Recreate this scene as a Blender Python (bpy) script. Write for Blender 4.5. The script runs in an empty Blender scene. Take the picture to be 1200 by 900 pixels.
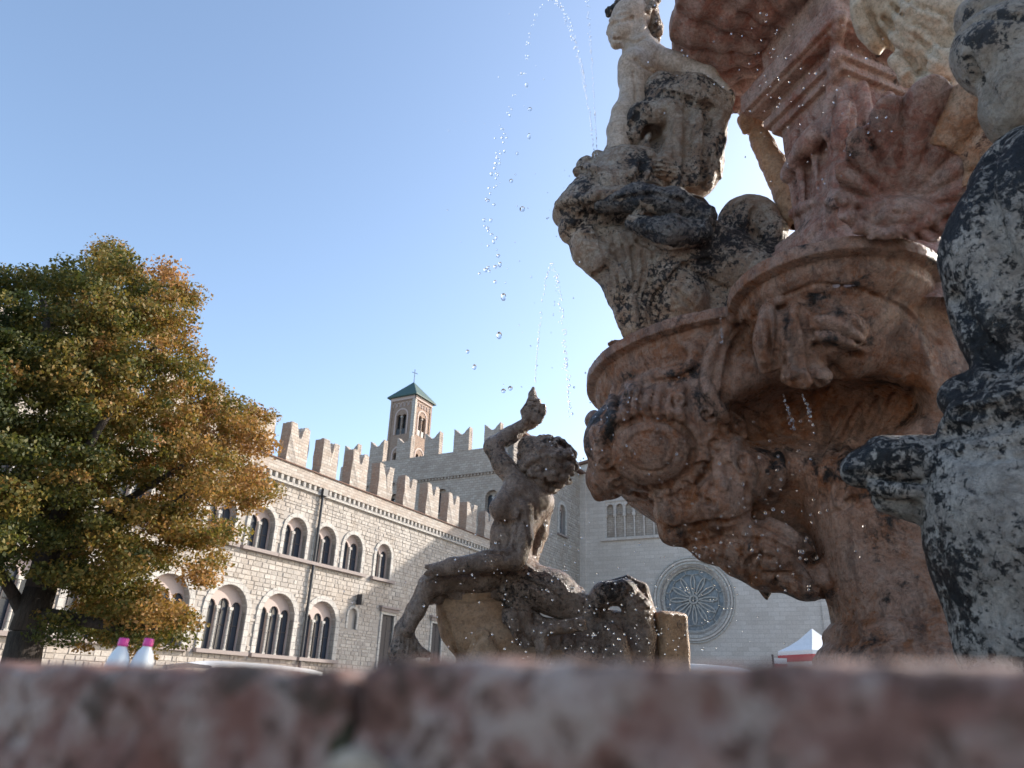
import bpy, bmesh, math, random
import numpy as np
from mathutils import Vector, Matrix
rnd = random.Random(7)
sc = bpy.context.scene
C = sc.collection
PI = math.pi
R = math.radians
# ------------------------------------------------------------ camera
CAMZ = 1.6
PITCH, ROLL, F = R(23.0), R(2.2), 867.0
fw = np.array([0, math.cos(PITCH), math.sin(PITCH)])
_rt = np.array([1., 0, 0]); _up = np.cross(_rt, fw)
rt = math.cos(ROLL) * _rt + math.sin(ROLL) * _up
up = -math.sin(ROLL) * _rt + math.cos(ROLL) * _up
cam = bpy.data.cameras.new('camera'); camo = bpy.data.objects.new('camera', cam); C.objects.link(camo)
camo.matrix_world = Matrix(((rt[0], up[0], -fw[0], 0), (rt[1], up[1], -fw[1], 0), (rt[2], up[2], -fw[2], CAMZ), (0, 0, 0, 1)))
cam.sensor_width = 36; cam.lens = 36 * F / 1200; cam.clip_start = 0.02; cam.clip_end = 6000
cam.dof.use_dof = True; cam.dof.focus_distance = 5.5; cam.dof.aperture_fstop = 4.2
sc.camera = camo
# ------------------------------------------------------------ light
SUN_AZ, SUN_EL = 61.0, 25.0
w = bpy.data.worlds.new('World'); sc.world = w; w.use_nodes = True
nt = w.node_tree; sk = nt.nodes.new('ShaderNodeTexSky'); sk.sky_type = 'NISHITA'; sk.sun_disc = False
sk.sun_elevation = R(SUN_EL); sk.sun_rotation = R(SUN_AZ); sk.air_density = 1.0; sk.dust_density = 1.5; sk.ozone_density = 1.0
bg = nt.nodes['Background']; bg.inputs[1].default_value = 0.15
nt.links.new(sk.outputs[0], bg.inputs[0])
sl = bpy.data.lights.new('sun', 'SUN'); sl.energy = 3.1; sl.angle = R(0.53); sl.color = (1, 0.93, 0.84)
so = bpy.data.objects.new('sun', sl); C.objects.link(so)
sd = Vector((math.sin(R(SUN_AZ)) * math.cos(R(SUN_EL)), math.cos(R(SUN_AZ)) * math.cos(R(SUN_EL)), math.sin(R(SUN_EL))))
so.rotation_euler = sd.to_track_quat('Z', 'Y').to_euler()
sc.view_settings.view_transform = 'Standard'; sc.view_settings.look = 'None'; sc.view_settings.exposure = 1.15
sc.cycles.max_bounces = 6; sc.cycles.transparent_max_bounces = 8

# ------------------------------------------------------------ helpers
def ray(px, py):
    return fw + rt * (px - 600) / F - up * (py - 450) / F
def W(px, py, r):
    """world point seen at photo position (px, py), r metres away measured along the ground"""
    v = ray(px, py); p = v * (r / math.hypot(v[0], v[1])); p[2] += CAMZ
    return p
def PX(px, py, r):
    v = ray(px, py); return (r / math.hypot(v[0], v[1])) / F     # metres per photo pixel there
def dirv(az): return np.array([math.sin(R(az)), math.cos(R(az)), 0.])

def tag(o, label=None, cat=None, group=None, kind=None):
    if label: o['label'] = label
    if cat: o['category'] = cat
    if group: o['group'] = group
    if kind: o['kind'] = kind
    return o
def empty(name, loc, label=None, cat=None, group=None, rz=0):
    o = bpy.data.objects.new(name, None); C.objects.link(o); o.location = loc; o.rotation_euler = (0, 0, rz)
    o.empty_display_size = .1
    return tag(o, label, cat, group)
def mesh_obj(name, verts, faces, mat, parent=None, smooth=False, origin=None):
    me = bpy.data.meshes.new(name)
    verts = np.asarray(verts, dtype=np.float32)
    if origin is not None: verts = verts - np.asarray(origin, dtype=np.float32)
    if isinstance(faces, np.ndarray):
        n = len(faces); k = faces.shape[1]
        me.vertices.add(len(verts)); me.vertices.foreach_set('co', verts.ravel())
        me.loops.add(n * k); me.loops.foreach_set('vertex_index', faces.astype(np.int32).ravel())
        me.polygons.add(n); me.polygons.foreach_set('loop_start', np.arange(0, n * k, k, dtype=np.int32))
        me.update(calc_edges=True)
    else:
        me.from_pydata([tuple(map(float, v)) for v in verts], [], faces)
    if smooth: me.polygons.foreach_set('use_smooth', np.ones(len(me.polygons), dtype=bool))
    if mat: me.materials.append(mat)
    o = bpy.data.objects.new(name, me); C.objects.link(o); o.parent = parent
    if origin is not None and parent is None: o.location = origin
    return o
class MB:
    def __init__(s): s.v = []; s.f = []
    def add(s, v, f):
        b = len(s.v); s.v += [tuple(p) for p in v]; s.f += [tuple(i + b for i in q) for q in f]; return s
    def box(s, x0, x1, y0, y1, z0, z1, taper=0):
        t = taper
        v = [(x0, y0, z0), (x1, y0, z0), (x1, y1, z0), (x0, y1, z0), (x0 + t, y0 + t, z1), (x1 - t, y0 + t, z1), (x1 - t, y1 - t, z1), (x0 + t, y1 - t, z1)]
        return s.add(v, [(0, 3, 2, 1), (4, 5, 6, 7), (0, 1, 5, 4), (1, 2, 6, 5), (2, 3, 7, 6), (3, 0, 4, 7)])
    def cyl(s, p, q, r0, r1=None, n=10):
        r1 = r0 if r1 is None else r1
        p = Vector(p); q = Vector(q); a = (q - p).normalized(); t = a.orthogonal().normalized(); b = a.cross(t)
        v = []
        for c, r in ((p, r0), (q, r1)):
            for i in range(n):
                an = 2 * PI * i / n; v.append(c + (t * math.cos(an) + b * math.sin(an)) * r)
        f = [(i, (i + 1) % n, n + (i + 1) % n, n + i) for i in range(n)] + [tuple(range(n))[::-1], tuple(range(n, 2 * n))]
        return s.add(v, f)
    def prism(s, poly, y0, y1):                      # poly in (x, z)
        n = len(poly)
        v = [(x, y0, z) for x, z in poly] + [(x, y1, z) for x, z in poly]
        f = [tuple(range(n)), tuple(range(2 * n - 1, n - 1, -1))] + [(i, n + i, n + (i + 1) % n, (i + 1) % n) for i in range(n)]
        return s.add(v, f)
    def build(s, name, mat, parent=None, smooth=False):
        o = mesh_obj(name, s.v, s.f, mat, parent, smooth)
        bm = bmesh.new(); bm.from_mesh(o.data); bmesh.ops.recalc_face_normals(bm, faces=bm.faces); bm.to_mesh(o.data); bm.free()
        return o
def slab_holes(name, outline, holes, y0, y1, mat, parent):
    """wall panel in local x-z with real openings, from y0 (front) to y1"""
    cu = bpy.data.curves.new(name, 'CURVE'); cu.dimensions = '2D'; cu.fill_mode = 'BOTH'; cu.extrude = abs(y1 - y0) / 2
    for pts in [outline] + holes:
        sp = cu.splines.new('POLY'); sp.points.add(len(pts) - 1)
        for i, (x, z) in enumerate(pts): sp.points[i].co = (x, z, 0, 1)
        sp.use_cyclic_u = True
    tmp = bpy.data.objects.new(name, cu); C.objects.link(tmp)
    dg = bpy.context.evaluated_depsgraph_get(); me = bpy.data.meshes.new_from_object(tmp.evaluated_get(dg))
    bpy.data.objects.remove(tmp)
    me.transform(Matrix(((1, 0, 0, 0), (0, 0, -1, (y0 + y1) / 2), (0, 1, 0, 0), (0, 0, 0, 1))))
    me.name = name; me.materials.clear(); me.materials.append(mat)
    o = bpy.data.objects.new(name, me); C.objects.link(o); o.parent = parent
    return o
def arch(cx, z0, wid, top, n=12):
    r = wid / 2; zs = top - r
    return [(cx - r, z0), (cx + r, z0)] + [(cx + r * math.cos(a), zs + r * math.sin(a)) for a in [PI * i / n for i in range(n + 1)]]
def arch_ring(mb, cx, z0, wid, top, t, y0, y1, n=14):
    r = wid / 2; zs = top - r
    inn = [(cx + r, z0)] + [(cx + r * math.cos(PI * i / n), zs + r * math.sin(PI * i / n)) for i in range(n + 1)] + [(cx - r, z0)]
    R2 = r + t
    out = [(cx + R2, z0)] + [(cx + R2 * math.cos(PI * i / n), zs + R2 * math.sin(PI * i / n)) for i in range(n + 1)] + [(cx - R2, z0)]
    for i in range(len(inn) - 1):
        mb.prism([inn[i], out[i], out[i + 1], inn[i + 1]], y0, y1)
def joined_random_attr(o, per, lo=0., hi=1., seed=3):
    """one random grey per stone (constant over the stone)"""
    me = o.data; n = len(me.polygons); r = np.random.RandomState(seed).uniform(lo, hi, n // per + 1)
    a = me.attributes.new('rand', 'FLOAT', 'FACE'); a.data.foreach_set('value', np.repeat(r, per)[:n].astype(np.float32))

# ---- materials
def mat(name): 
    m = bpy.data.materials.new(name); m.use_nodes = True; m.node_tree.nodes['Principled BSDF'].inputs['Roughness'].default_value = .8
    return m
class NT:
    def __init__(s, m): s.m = m; s.t = m.node_tree; s.b = s.t.nodes['Principled BSDF']; s.co = None
    def n(s, t, **k):
        x = s.t.nodes.new(t)
        for a, b in k.items():
            if a.startswith('i_'): x.inputs[a[2:].replace('_', ' ')].default_value = b
            else: setattr(x, a, b)
        return x
    def l(s, a, b): s.t.links.new(a, b)
    def coord(s, scale=(1, 1, 1), rot=(0, 0, 0)):
        if s.co is None: s.co = s.n('ShaderNodeTexCoord').outputs['Object']
        mp = s.n('ShaderNodeMapping'); mp.inputs['Scale'].default_value = scale; mp.inputs['Rotation'].default_value = rot; s.l(s.co, mp.inputs[0])
        return mp.outputs[0]
    def noise(s, scale, detail=6, rough=.6, vec=None, dist=0.):
        x = s.n('ShaderNodeTexNoise'); x.inputs['Scale'].default_value = scale; x.inputs['Detail'].default_value = detail
        x.inputs['Roughness'].default_value = rough; x.inputs['Distortion'].default_value = dist
        s.l(vec if vec is not None else s.coord(), x.inputs['Vector']); return x.outputs['Fac']
    def ramp(s, fac, stops, interp='LINEAR'):
        x = s.n('ShaderNodeValToRGB'); x.color_ramp.interpolation = interp
        while len(x.color_ramp.elements) < len(stops): x.color_ramp.elements.new(.5)
        for e, (p, c) in zip(x.color_ramp.elements, stops):
            e.position = p; e.color = (*c, 1) if isinstance(c, tuple) else (c, c, c, 1)
        s.l(fac, x.inputs[0]); return x.outputs[0]
    def mix(s, fac, a, b, mode='MIX'):
        x = s.n('ShaderNodeMix', data_type='RGBA', blend_type=mode)
        for ix, v in ((0, fac), (6, a), (7, b)):
            sock = x.inputs[ix]
            if isinstance(v, (int, float)): sock.default_value = v if ix == 0 else (v, v, v, 1)
            elif isinstance(v, tuple): sock.default_value = (*v, 1)
            else: s.l(v, sock)
        return x.outputs[2]
    def math(s, op, a, b=0.):
        x = s.n('ShaderNodeMath', operation=op)
        for i, v in enumerate((a, b)):
            if isinstance(v, (int, float)): x.inputs[i].default_value = v
            else: s.l(v, x.inputs[i])
        return x.outputs[0]
    def bump(s, h, strength=.5, dist=.02, prev=None):
        x = s.n('ShaderNodeBump'); x.inputs['Strength'].default_value = strength; x.inputs['Distance'].default_value = dist
        s.l(h, x.inputs['Height'])
        if prev is not None: s.l(prev, x.inputs['Normal'])
        return x.outputs[0]
    def out(s, col=None, rough=None, normal=None):
        for k, v in (('Base Color', col), ('Roughness', rough), ('Normal', normal)):
            if v is None: continue
            if isinstance(v, tuple): s.b.inputs[k].default_value = (*v, 1)
            elif isinstance(v, (int, float)): s.b.inputs[k].default_value = v
            else: s.l(v, s.b.inputs[k])
        return s.m

def stone_mat(name, base, pale, dark, veins, thr, dark_scale=24., region=1.0, vein_amt=.5, rough=.5, bumps=1., streak=0., crust=.5, edge=.03, region_scale=2.0):
    """weathered marble: cloudy body colour, thin veins, and crackly dark crust whose cover follows broad regions"""
    k = NT(mat(name))
    big = k.noise(2.4, 7, .7); mid = k.noise(13, 9, .72, dist=.7); fine = k.noise(48, 9, .8); micro = k.noise(210, 4, .8)
    c = k.mix(k.ramp(big, [(.42, 0.), (.56, 1.)]), base, pale)
    c = k.mix(k.math('MULTIPLY', k.ramp(mid, [(.46, 0.), (.56, 1.)]), vein_amt), c, veins)
    vd = k.math('ABSOLUTE', k.math('SUBTRACT', k.noise(5.5, 8, .65, dist=1.6), .5))
    c = k.mix(k.math('MULTIPLY', k.ramp(vd, [(.0, 1.), (.018, 0.)]), .55), c, tuple(x * .45 for x in base))
    dn = k.noise(dark_scale, 12, .78, dist=.35); reg = k.noise(region_scale, 4, .55)
    dm = k.math('ADD', dn, k.math('MULTIPLY', k.math('SUBTRACT', reg, .5), region))
    mask = k.ramp(dm, [(thr, 0.), (thr + edge, 1.)])
    c = k.mix(mask, c, dark)
    if streak:
        st = k.noise(3, 7, .7, vec=k.coord((3.5, 3.5, .7)))
        c = k.mix(k.math('MULTIPLY', k.ramp(st, [(.5, 0.), (.6, 1.)]), streak), c, dark)
    c = k.mix(.6, c, k.ramp(fine, [(.40, .42), (.53, 1.05)]), 'MULTIPLY')
    h = k.math('ADD', k.math('ADD', k.math('MULTIPLY', mid, .5), k.math('MULTIPLY', fine, .35)), k.math('MULTIPLY', mask, .12 * crust))
    nb = k.bump(h, 1.0 * bumps, .06)
    nb = k.bump(micro, .8 * bumps, .009, nb)
    ro = k.ramp(k.noise(17, 6, .7), [(.38, rough - .2), (.62, rough + .2)])
    return k.out(c, ro, nb)
M = {}
M['red_marble'] = stone_mat('red_marble', (.42, .165, .11), (.58, .36, .285), (.035, .02, .016), (.60, .43, .36), .60, 9, .8, .55, .45, 1., edge=.1, streak=.3)
M['brown_marble'] = stone_mat('brown_marble', (.38, .14, .055), (.49, .27, .185), (.020, .011, .007), (.56, .37, .28), .575, 7, 1.0, .5, .40, 1.1, streak=.45, edge=.1)
M['grey_lichen'] = stone_mat('grey_lichen', (.42, .31, .23), (.58, .48, .39), (.028, .022, .022), (.34, .21, .14), .525, 32, .9, .75, .5, 1.3, edge=.05)
M['dark_lichen'] = stone_mat('dark_lichen', (.14, .11, .10), (.26, .22, .2), (.017, .016, .021), (.34, .3, .27), .465, 32, .5, .75, .4, 1.3, edge=.06)
M['smooth_grey'] = stone_mat('smooth_grey', (.46, .35, .27), (.54, .43, .35), (.1, .07, .05), (.36, .27, .20), .68, 22, .5, .6, .5, .6)
M['triton'] = stone_mat('triton', (.54, .47, .41), (.68, .61, .54), (.016, .015, .016), (.30, .255, .225), .458, 32, .8, .6, .45, 1.4, edge=.06, region_scale=1.9)
M['triton_beige'] = stone_mat('triton_beige', (.34, .27, .20), (.48, .41, .34), (.03, .025, .022), (.40, .31, .24), .60, 18, .9, .7, .4, .8)
M['bronze'] = stone_mat('bronze', (.36, .225, .155), (.50, .345, .26), (.045, .027, .018), (.15, .08, .048), .55, 30, .7, .5, .28, 1.3, edge=.08)
M['tan_stone'] = stone_mat('tan_stone', (.42, .23, .12), (.48, .29, .17), (.12, .06, .035), (.35, .19, .10), .66, 18, .6, .55, .45, .7)
M['cream'] = stone_mat('cream', (.54, .42, .30), (.62, .50, .38), (.3, .2, .13), (.52, .40, .29), .68, 14, .6, .7, .4, .5)
M['peach'] = stone_mat('peach', (.52, .24, .12), (.62, .40, .27), (.12, .05, .03), (.70, .5, .37), .62, 10, .7, .5, .4, .9)

def flat(name, col, rough=.8, metal=0.):
    k = NT(mat(name)); k.b.inputs['Metallic'].default_value = metal
    c = k.mix(.25, col, k.ramp(k.noise(12, 5, .6), [(.3, .5), (.7, 1.)]), 'MULTIPLY')
    return k.out(c, rough)
def wall_stone(name, lo, hi, joint, bw=.55, bh=.27, attr=False, stain=(.2, .17, .14), stain_amt=.4, bumps=1.):
    k = NT(mat(name))
    big = k.noise(.35, 5, .6); fine = k.noise(7, 6, .7)
    if attr:
        a = k.n('ShaderNodeAttribute', attribute_name='rand').outputs['Fac']
        c = k.ramp(a, [(0, lo), (.5, tuple((x + y) / 2 for x, y in zip(lo, hi))), (1, hi)])
        h = fine
    else:
        x = k.n('ShaderNodeTexBrick'); x.inputs['Color1'].default_value = (*lo, 1); x.inputs['Color2'].default_value = (*hi, 1)
        x.inputs['Mortar'].default_value = (*joint, 1); x.inputs['Scale'].default_value = 1; x.inputs['Brick Width'].default_value = bw; x.inputs['Row Height'].default_value = bh
        x.inputs['Mortar Size'].default_value = .02; x.inputs['Mortar Smooth'].default_value = .3
        k.coord(); sep = k.n('ShaderNodeSeparateXYZ'); k.l(k.co, sep.inputs[0]); cb = k.n('ShaderNodeCombineXYZ')
        k.l(k.math('ADD', sep.outputs[0], sep.outputs[1]), cb.inputs[0]); k.l(sep.outputs[2], cb.inputs[1]); k.l(cb.outputs[0], x.inputs['Vector'])
        c = x.outputs[0]; h = k.math('ADD', k.math('MULTIPLY', x.outputs['Fac'], -1.), fine)
    c = k.mix(k.math('MULTIPLY', k.ramp(big, [(.45, 0.), (.7, 1.)]), stain_amt), c, stain)
    c = k.mix(.5, c, k.ramp(fine, [(.3, .45), (.65, 1.)]), 'MULTIPLY')
    return k.out(c, .9, k.bump(h, .6 * bumps, .04))
M['palace_stone'] = wall_stone('palace_stone', (.40, .36, .32), (.56, .51, .455), None, attr=True, stain=(.40, .32, .25), stain_amt=.6)
M['palace_core'] = flat('palace_core', (.38, .34, .30))
M['trim'] = wall_stone('trim', (.52, .49, .45), (.58, .55, .5), (.35, .32, .3), .5, .4, stain_amt=.2)
M['castle_stone'] = wall_stone('castle_stone', (.44, .36, .30), (.56, .48, .41), (.32, .27, .23), .5, .25, stain=(.24, .18, .14))
M['cath_stone'] = wall_stone('cath_stone', (.60, .53, .47), (.70, .63, .57), (.50, .44, .39), 1.1, .42, stain=(.48, .42, .37), stain_amt=.4, bumps=.4)
M['brick'] = wall_stone('brick', (.34, .20, .14), (.44, .31, .24), (.3, .25, .2), .3, .1, stain=(.4, .3, .24))
M['merlon'] = wall_stone('merlon', (.42, .35, .29), (.58, .53, .47), (.36, .31, .27), .45, .2, stain=(.44, .33, .26), stain_amt=.6)
M['sill'] = flat('sill', (.3, .25, .23))
M['pink_plaster'] = flat('pink_plaster', (.5, .4, .36))
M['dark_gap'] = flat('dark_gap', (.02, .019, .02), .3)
M['shutter'] = flat('shutter', (.07, .06, .06), .7)
M['pipe'] = flat('pipe', (.035, .035, .04), .5)
M['roof_green'] = flat('roof_green', (.05, .10, .09), .7)
M['roof_tile'] = flat('roof_tile', (.16, .09, .065), .9)
M['ground'] = wall_stone('ground', (.44, .40, .36), (.54, .50, .45), (.3, .27, .25), .2, .2)
M['white_cloth'] = flat('white_cloth', (.8, .8, .8), .7)
M['red_cloth'] = flat('red_cloth', (.5, .03, .05), .7)
M['steel'] = flat('steel', (.4, .4, .42), .4, .8)
gl = mat('window_glass'); gl.node_tree.nodes['Principled BSDF'].inputs['Base Color'].default_value = (.05, .06, .08, 1)
gl.node_tree.nodes['Principled BSDF'].inputs['Roughness'].default_value = .25; M['glass'] = gl; rg = NT(mat('rose_glass')); rg.out(rg.ramp(rg.noise(3, 4, .7), [(.35, (.09, .11, .13)), (.65, (.22, .25, .28))]), .3); M['rose_glass'] = rg.m
wm = mat('water'); b = wm.node_tree.nodes['Principled BSDF']; b.inputs['Base Color'].default_value = (1, 1, 1, 1); b.inputs['Roughness'].default_value = .02
b.inputs['IOR'].default_value = 1.33; b.inputs['Transmission Weight'].default_value = 1.; M['water'] = wm
pm = NT(mat('pool')); pm.out((.02, .03, .03), .05, pm.bump(pm.noise(9, 3, .5), .4, .02)); M['pool'] = pm.m

# ------------------------------------------------------------ SDF sculpting kit
_rs = np.random.RandomState(11); _T = _rs.uniform(-1, 1, (32, 32, 32)).astype(np.float32)
def vnoise(p):
    i = np.floor(p).astype(np.int32); f = (p - i).astype(np.float32); f = f * f * (3 - 2 * f)
    r = 0
    for dx in (0, 1):
        wx = f[:, 0] if dx else 1 - f[:, 0]
        for dy in (0, 1):
            wy = f[:, 1] if dy else 1 - f[:, 1]
            for dz in (0, 1):
                wz = f[:, 2] if dz else 1 - f[:, 2]
                r = r + wx * wy * wz * _T[(i[:, 0] + dx) & 31, (i[:, 1] + dy) & 31, (i[:, 2] + dz) & 31]
    return r
def fbm(p, octs=4, gain=.5):
    a = 1.; r = 0; q = p.copy()
    for _ in range(octs): r = r + a * vnoise(q); q = q * 2.03 + 17.3; a *= gain
    return r
BIG = 9.
class Sculpt:
    def __init__(s, lo, hi, h):
        s.lo = np.array(lo, np.float32); s.h = h; s.n = np.ceil((np.array(hi) - s.lo) / h).astype(int) + 1
        s.V = np.full(tuple(s.n), BIG, np.float32); s.gain = 1.25
    def box(s, lo, hi):
        a = np.clip(np.floor((np.array(lo) - s.lo) / s.h).astype(int), 0, s.n); b = np.clip(np.ceil((np.array(hi) - s.lo) / s.h).astype(int) + 1, 0, s.n)
        if np.any(b - a <= 0): return None
        g = [(s.lo[i] + np.arange(a[i], b[i], dtype=np.float32) * s.h) for i in range(3)]
        return (slice(a[0], b[0]), slice(a[1], b[1]), slice(a[2], b[2])), g[0][:, None, None], g[1][None, :, None], g[2][None, None, :]
    def op(s, lo, hi, fn, k=.02, mode='u'):
        m = k + 2.5 * s.h
        q = s.box(np.array(lo) - m, np.array(hi) + m)
        if q is None: return
        sl_, X, Y, Z = q; d = fn(X, Y, Z); v = s.V[sl_]
        if mode == 'u':
            hh = np.maximum(k - np.abs(v - d), 0) / k; s.V[sl_] = np.minimum(v, d) - hh * hh * k * .25
        elif mode == 's':
            d = -d; hh = np.maximum(k - np.abs(v - d), 0) / k; s.V[sl_] = np.maximum(v, d) + hh * hh * k * .25
        elif mode == 'i':
            s.V[sl_] = np.maximum(v, d)
    def cap(s, a, b, ra, rb, k=.02, mode='u'):
        a = np.array(a, np.float32); b = np.array(b, np.float32); rm = max(ra, rb)
        ba = b - a; L = float(ba @ ba) + 1e-9
        def fn(X, Y, Z):
            x = X - a[0]; y = Y - a[1]; z = Z - a[2]
            t = np.clip((x * ba[0] + y * ba[1] + z * ba[2]) / L, 0, 1)
            return np.sqrt((x - t * ba[0]) ** 2 + (y - t * ba[1]) ** 2 + (z - t * ba[2]) ** 2) - (ra + (rb - ra) * t)
        s.op(np.minimum(a, b) - rm, np.maximum(a, b) + rm, fn, k, mode)
    def ell(s, c, r3, k=.02, mode='u', M3=None):
        c = np.array(c, np.float32); r3 = np.array(r3, np.float32); rm = float(r3.max()); Q = np.eye(3) if M3 is None else np.asarray(M3)   # rows = axes
        def fn(X, Y, Z):
            x = X - c[0]; y = Y - c[1]; z = Z - c[2]
            q = [(x * Q[i][0] + y * Q[i][1] + z * Q[i][2]) / r3[i] for i in range(3)]
            k0 = np.sqrt(q[0] ** 2 + q[1] ** 2 + q[2] ** 2); k1 = np.sqrt((q[0] / r3[0]) ** 2 + (q[1] / r3[1]) ** 2 + (q[2] / r3[2]) ** 2) + 1e-6
            return k0 * (k0 - 1) / k1
        s.op(c - rm, c + rm, fn, k, mode)
    def rbox(s, c, half, ang, rr=.01, k=.01, mode='u'):
        c = np.array(c); ca, sa = math.cos(ang), math.sin(ang); ext = math.hypot(half[0], half[1])
        def fn(X, Y, Z):
            x = X - c[0]; y = Y - c[1]; u_ = np.abs(x * ca + y * sa) - half[0] + rr; v_ = np.abs(-x * sa + y * ca) - half[1] + rr; w_ = np.abs(Z - c[2]) - half[2] + rr
            return np.sqrt(np.maximum(u_, 0) ** 2 + np.maximum(v_, 0) ** 2 + np.maximum(w_, 0) ** 2) + np.minimum(np.maximum(np.maximum(u_, v_), w_), 0) - rr
        s.op(c - [ext, ext, half[2]], c + [ext, ext, half[2]], fn, k, mode)
    # ---- photo-measured helpers: points are (px, py, ground distance, radius in px)
    def limb(s, pts, k=6, mode='u'):
        P = [(W(x, y, r), q * PX(x, y, r)) for x, y, r, q in pts]
        kk = k * PX(*pts[0][:3])
        for (a, ra), (b, rb) in zip(P[:-1], P[1:]): s.cap(a, b, ra, rb, kk, mode)
    def blob(s, x, y, r, rx, ry=None, rd=None, ang=0, k=6, mode='u'):
        """ellipsoid: rx, ry px across the view (turned by ang deg clockwise), rd px along it"""
        ry = rx if ry is None else ry; rd = (rx + ry) / 2 if rd is None else rd; m = PX(x, y, r)
        v = ray(x, y); v = v / np.linalg.norm(v); a = rt - v * (rt @ v); a /= np.linalg.norm(a); b_ = np.cross(a, v)
        ca, sa = math.cos(R(ang)), math.sin(R(ang))
        s.ell(W(x, y, r), (rx * m, ry * m, rd * m), k * m, mode, [a * ca - b_ * sa, a * sa + b_ * ca, v])
    def hits(s, pts, n0=.5):
        out = []
        for px, py in pts:
            v = ray(px, py); v = v / np.linalg.norm(v)
            t = np.arange(1.0, 9.0, s.h * .5); P = v[None] * t[:, None] + np.array([0, 0, CAMZ])
            I = np.round((P - s.lo) / s.h).astype(int); ok = np.all((I >= 0) & (I < s.n), 1); I = np.clip(I, 0, s.n - 1)
            val = np.where(ok, s.V[I[:, 0], I[:, 1], I[:, 2]], BIG); w_ = np.nonzero(val < 0)[0]
            out.append(P[w_[0]] if len(w_) else None)
        return out
    def stroke(s, pts, r, mode='u', k=None, r1=None, push=0., dens=6):
        """carve or raise a line drawn on the surface; pts in photo px, r in px"""
        pts = np.array(pts, float); seg = np.sqrt((np.diff(pts, axis=0) ** 2).sum(1)); L = np.concatenate([[0], np.cumsum(seg)])
        n = max(2, int(L[-1] / dens) + 1); tt = np.linspace(0, L[-1], n)
        # smooth path
        xs = np.interp(tt, L, pts[:, 0]); ys = np.interp(tt, L, pts[:, 1])
        if n > 4:
            for _ in range(2):
                xs[1:-1] = (xs[:-2] + 2 * xs[1:-1] + xs[2:]) / 4; ys[1:-1] = (ys[:-2] + 2 * ys[1:-1] + ys[2:]) / 4
        H = s.hits(list(zip(xs, ys))); r1 = r if r1 is None else r1
        for i in range(n - 1):
            if H[i] is None or H[i + 1] is None or np.linalg.norm(H[i] - H[i + 1]) > .25: continue
            m = np.linalg.norm(H[i] - np.array([0, 0, CAMZ])) / F * .93 * s.gain
            ra = (r + (r1 - r) * i / (n - 1)) * m; rb = (r + (r1 - r) * (i + 1) / (n - 1)) * m
            v0 = ray(xs[i], ys[i]); v0 = v0 / np.linalg.norm(v0) * push * m
            s.cap(H[i] + v0, H[i + 1] + v0, ra, rb, (k if k is not None else r * .4) * m, mode)
    def mesh(s):
        V = s.V; ins = V < 0
        c = [ins[i:V.shape[0] - 1 + i, j:V.shape[1] - 1 + j, l:V.shape[2] - 1 + l] for i in (0, 1) for j in (0, 1) for l in (0, 1)]
        cnt = sum(x.astype(np.int8) for x in c); act = (cnt > 0) & (cnt < 8); A = np.argwhere(act)
        idx = np.full(act.shape, -1, np.int32); idx[act] = np.arange(len(A))
        offs = [(i, j, l) for i in (0, 1) for j in (0, 1) for l in (0, 1)]
        vals = np.stack([V[A[:, 0] + i, A[:, 1] + j, A[:, 2] + l] for i, j, l in offs], 1)
        acc = np.zeros((len(A), 3)); num = np.zeros(len(A))
        for a in range(8):
            for b_ in range(a + 1, 8):
                oa, ob = np.array(offs[a]), np.array(offs[b_])
                if np.abs(oa - ob).sum() != 1: continue
                va, vb = vals[:, a], vals[:, b_]; m = (va < 0) != (vb < 0)
                t = np.where(m, va / np.where(m, va - vb, 1), 0)
                acc += np.where(m[:, None], oa + t[:, None] * (ob - oa), 0); num += m
        P = (A + acc / num[:, None]) * s.h + s.lo
        Q = []
        for ax in range(3):
            sl0 = [slice(None)] * 3; sl1 = [slice(None)] * 3; sl0[ax] = slice(0, -1); sl1[ax] = slice(1, None)
            a, b_ = ins[tuple(sl0)], ins[tuple(sl1)]; E_ = np.argwhere(a != b_)
            u_, v_ = (ax + 1) % 3, (ax + 2) % 3
            ok = (E_[:, u_] > 0) & (E_[:, v_] > 0) & (E_[:, u_] < V.shape[u_] - 1) & (E_[:, v_] < V.shape[v_] - 1); E_ = E_[ok]
            flip = a[tuple(E_.T)]
            def cell(du, dv):
                q = E_.copy(); q[:, u_] -= du; q[:, v_] -= dv; return idx[tuple(q.T)]
            quad = np.stack([cell(1, 1), cell(0, 1), cell(0, 0), cell(1, 0)], 1)
            quad[~flip] = quad[~flip][:, ::-1]; Q.append(quad)
        Q = np.concatenate(Q); Q = Q[(Q >= 0).all(1)]
        return P, Q
    def build(s, name, mat_, parent, origin, amp=.006, freq=9., octs=4, relax=1, amp2=0., freq2=40.):
        P, Q = s.mesh()
        for _ in range(relax):
            acc = np.zeros_like(P); num = np.zeros(len(P))
            for i in range(4):
                a, b_ = Q[:, i], Q[:, (i + 1) % 4]
                for j in range(3): acc[:, j] += np.bincount(a, P[b_, j], len(P)) + np.bincount(b_, P[a, j], len(P))
                num += np.bincount(a, minlength=len(P)) + np.bincount(b_, minlength=len(P))
            P = P * .7 + acc / np.maximum(num, 1)[:, None] * .3
        n = np.cross(P[Q[:, 2]] - P[Q[:, 0]], P[Q[:, 3]] - P[Q[:, 1]]); N = np.zeros_like(P)
        for i in range(4):
            for j in range(3): N[:, j] += np.bincount(Q[:, i], n[:, j], len(P))
        N /= np.linalg.norm(N, axis=1)[:, None] + 1e-9
        if amp: P = P + N * (amp * fbm(P * freq, octs, .55))[:, None]
        if amp2: P = P - N * (amp2 * np.maximum(fbm(P * freq2, 3, .5) - .15, 0))[:, None]
        return mesh_obj(name, P, Q, mat_, parent, True, origin)
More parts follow.
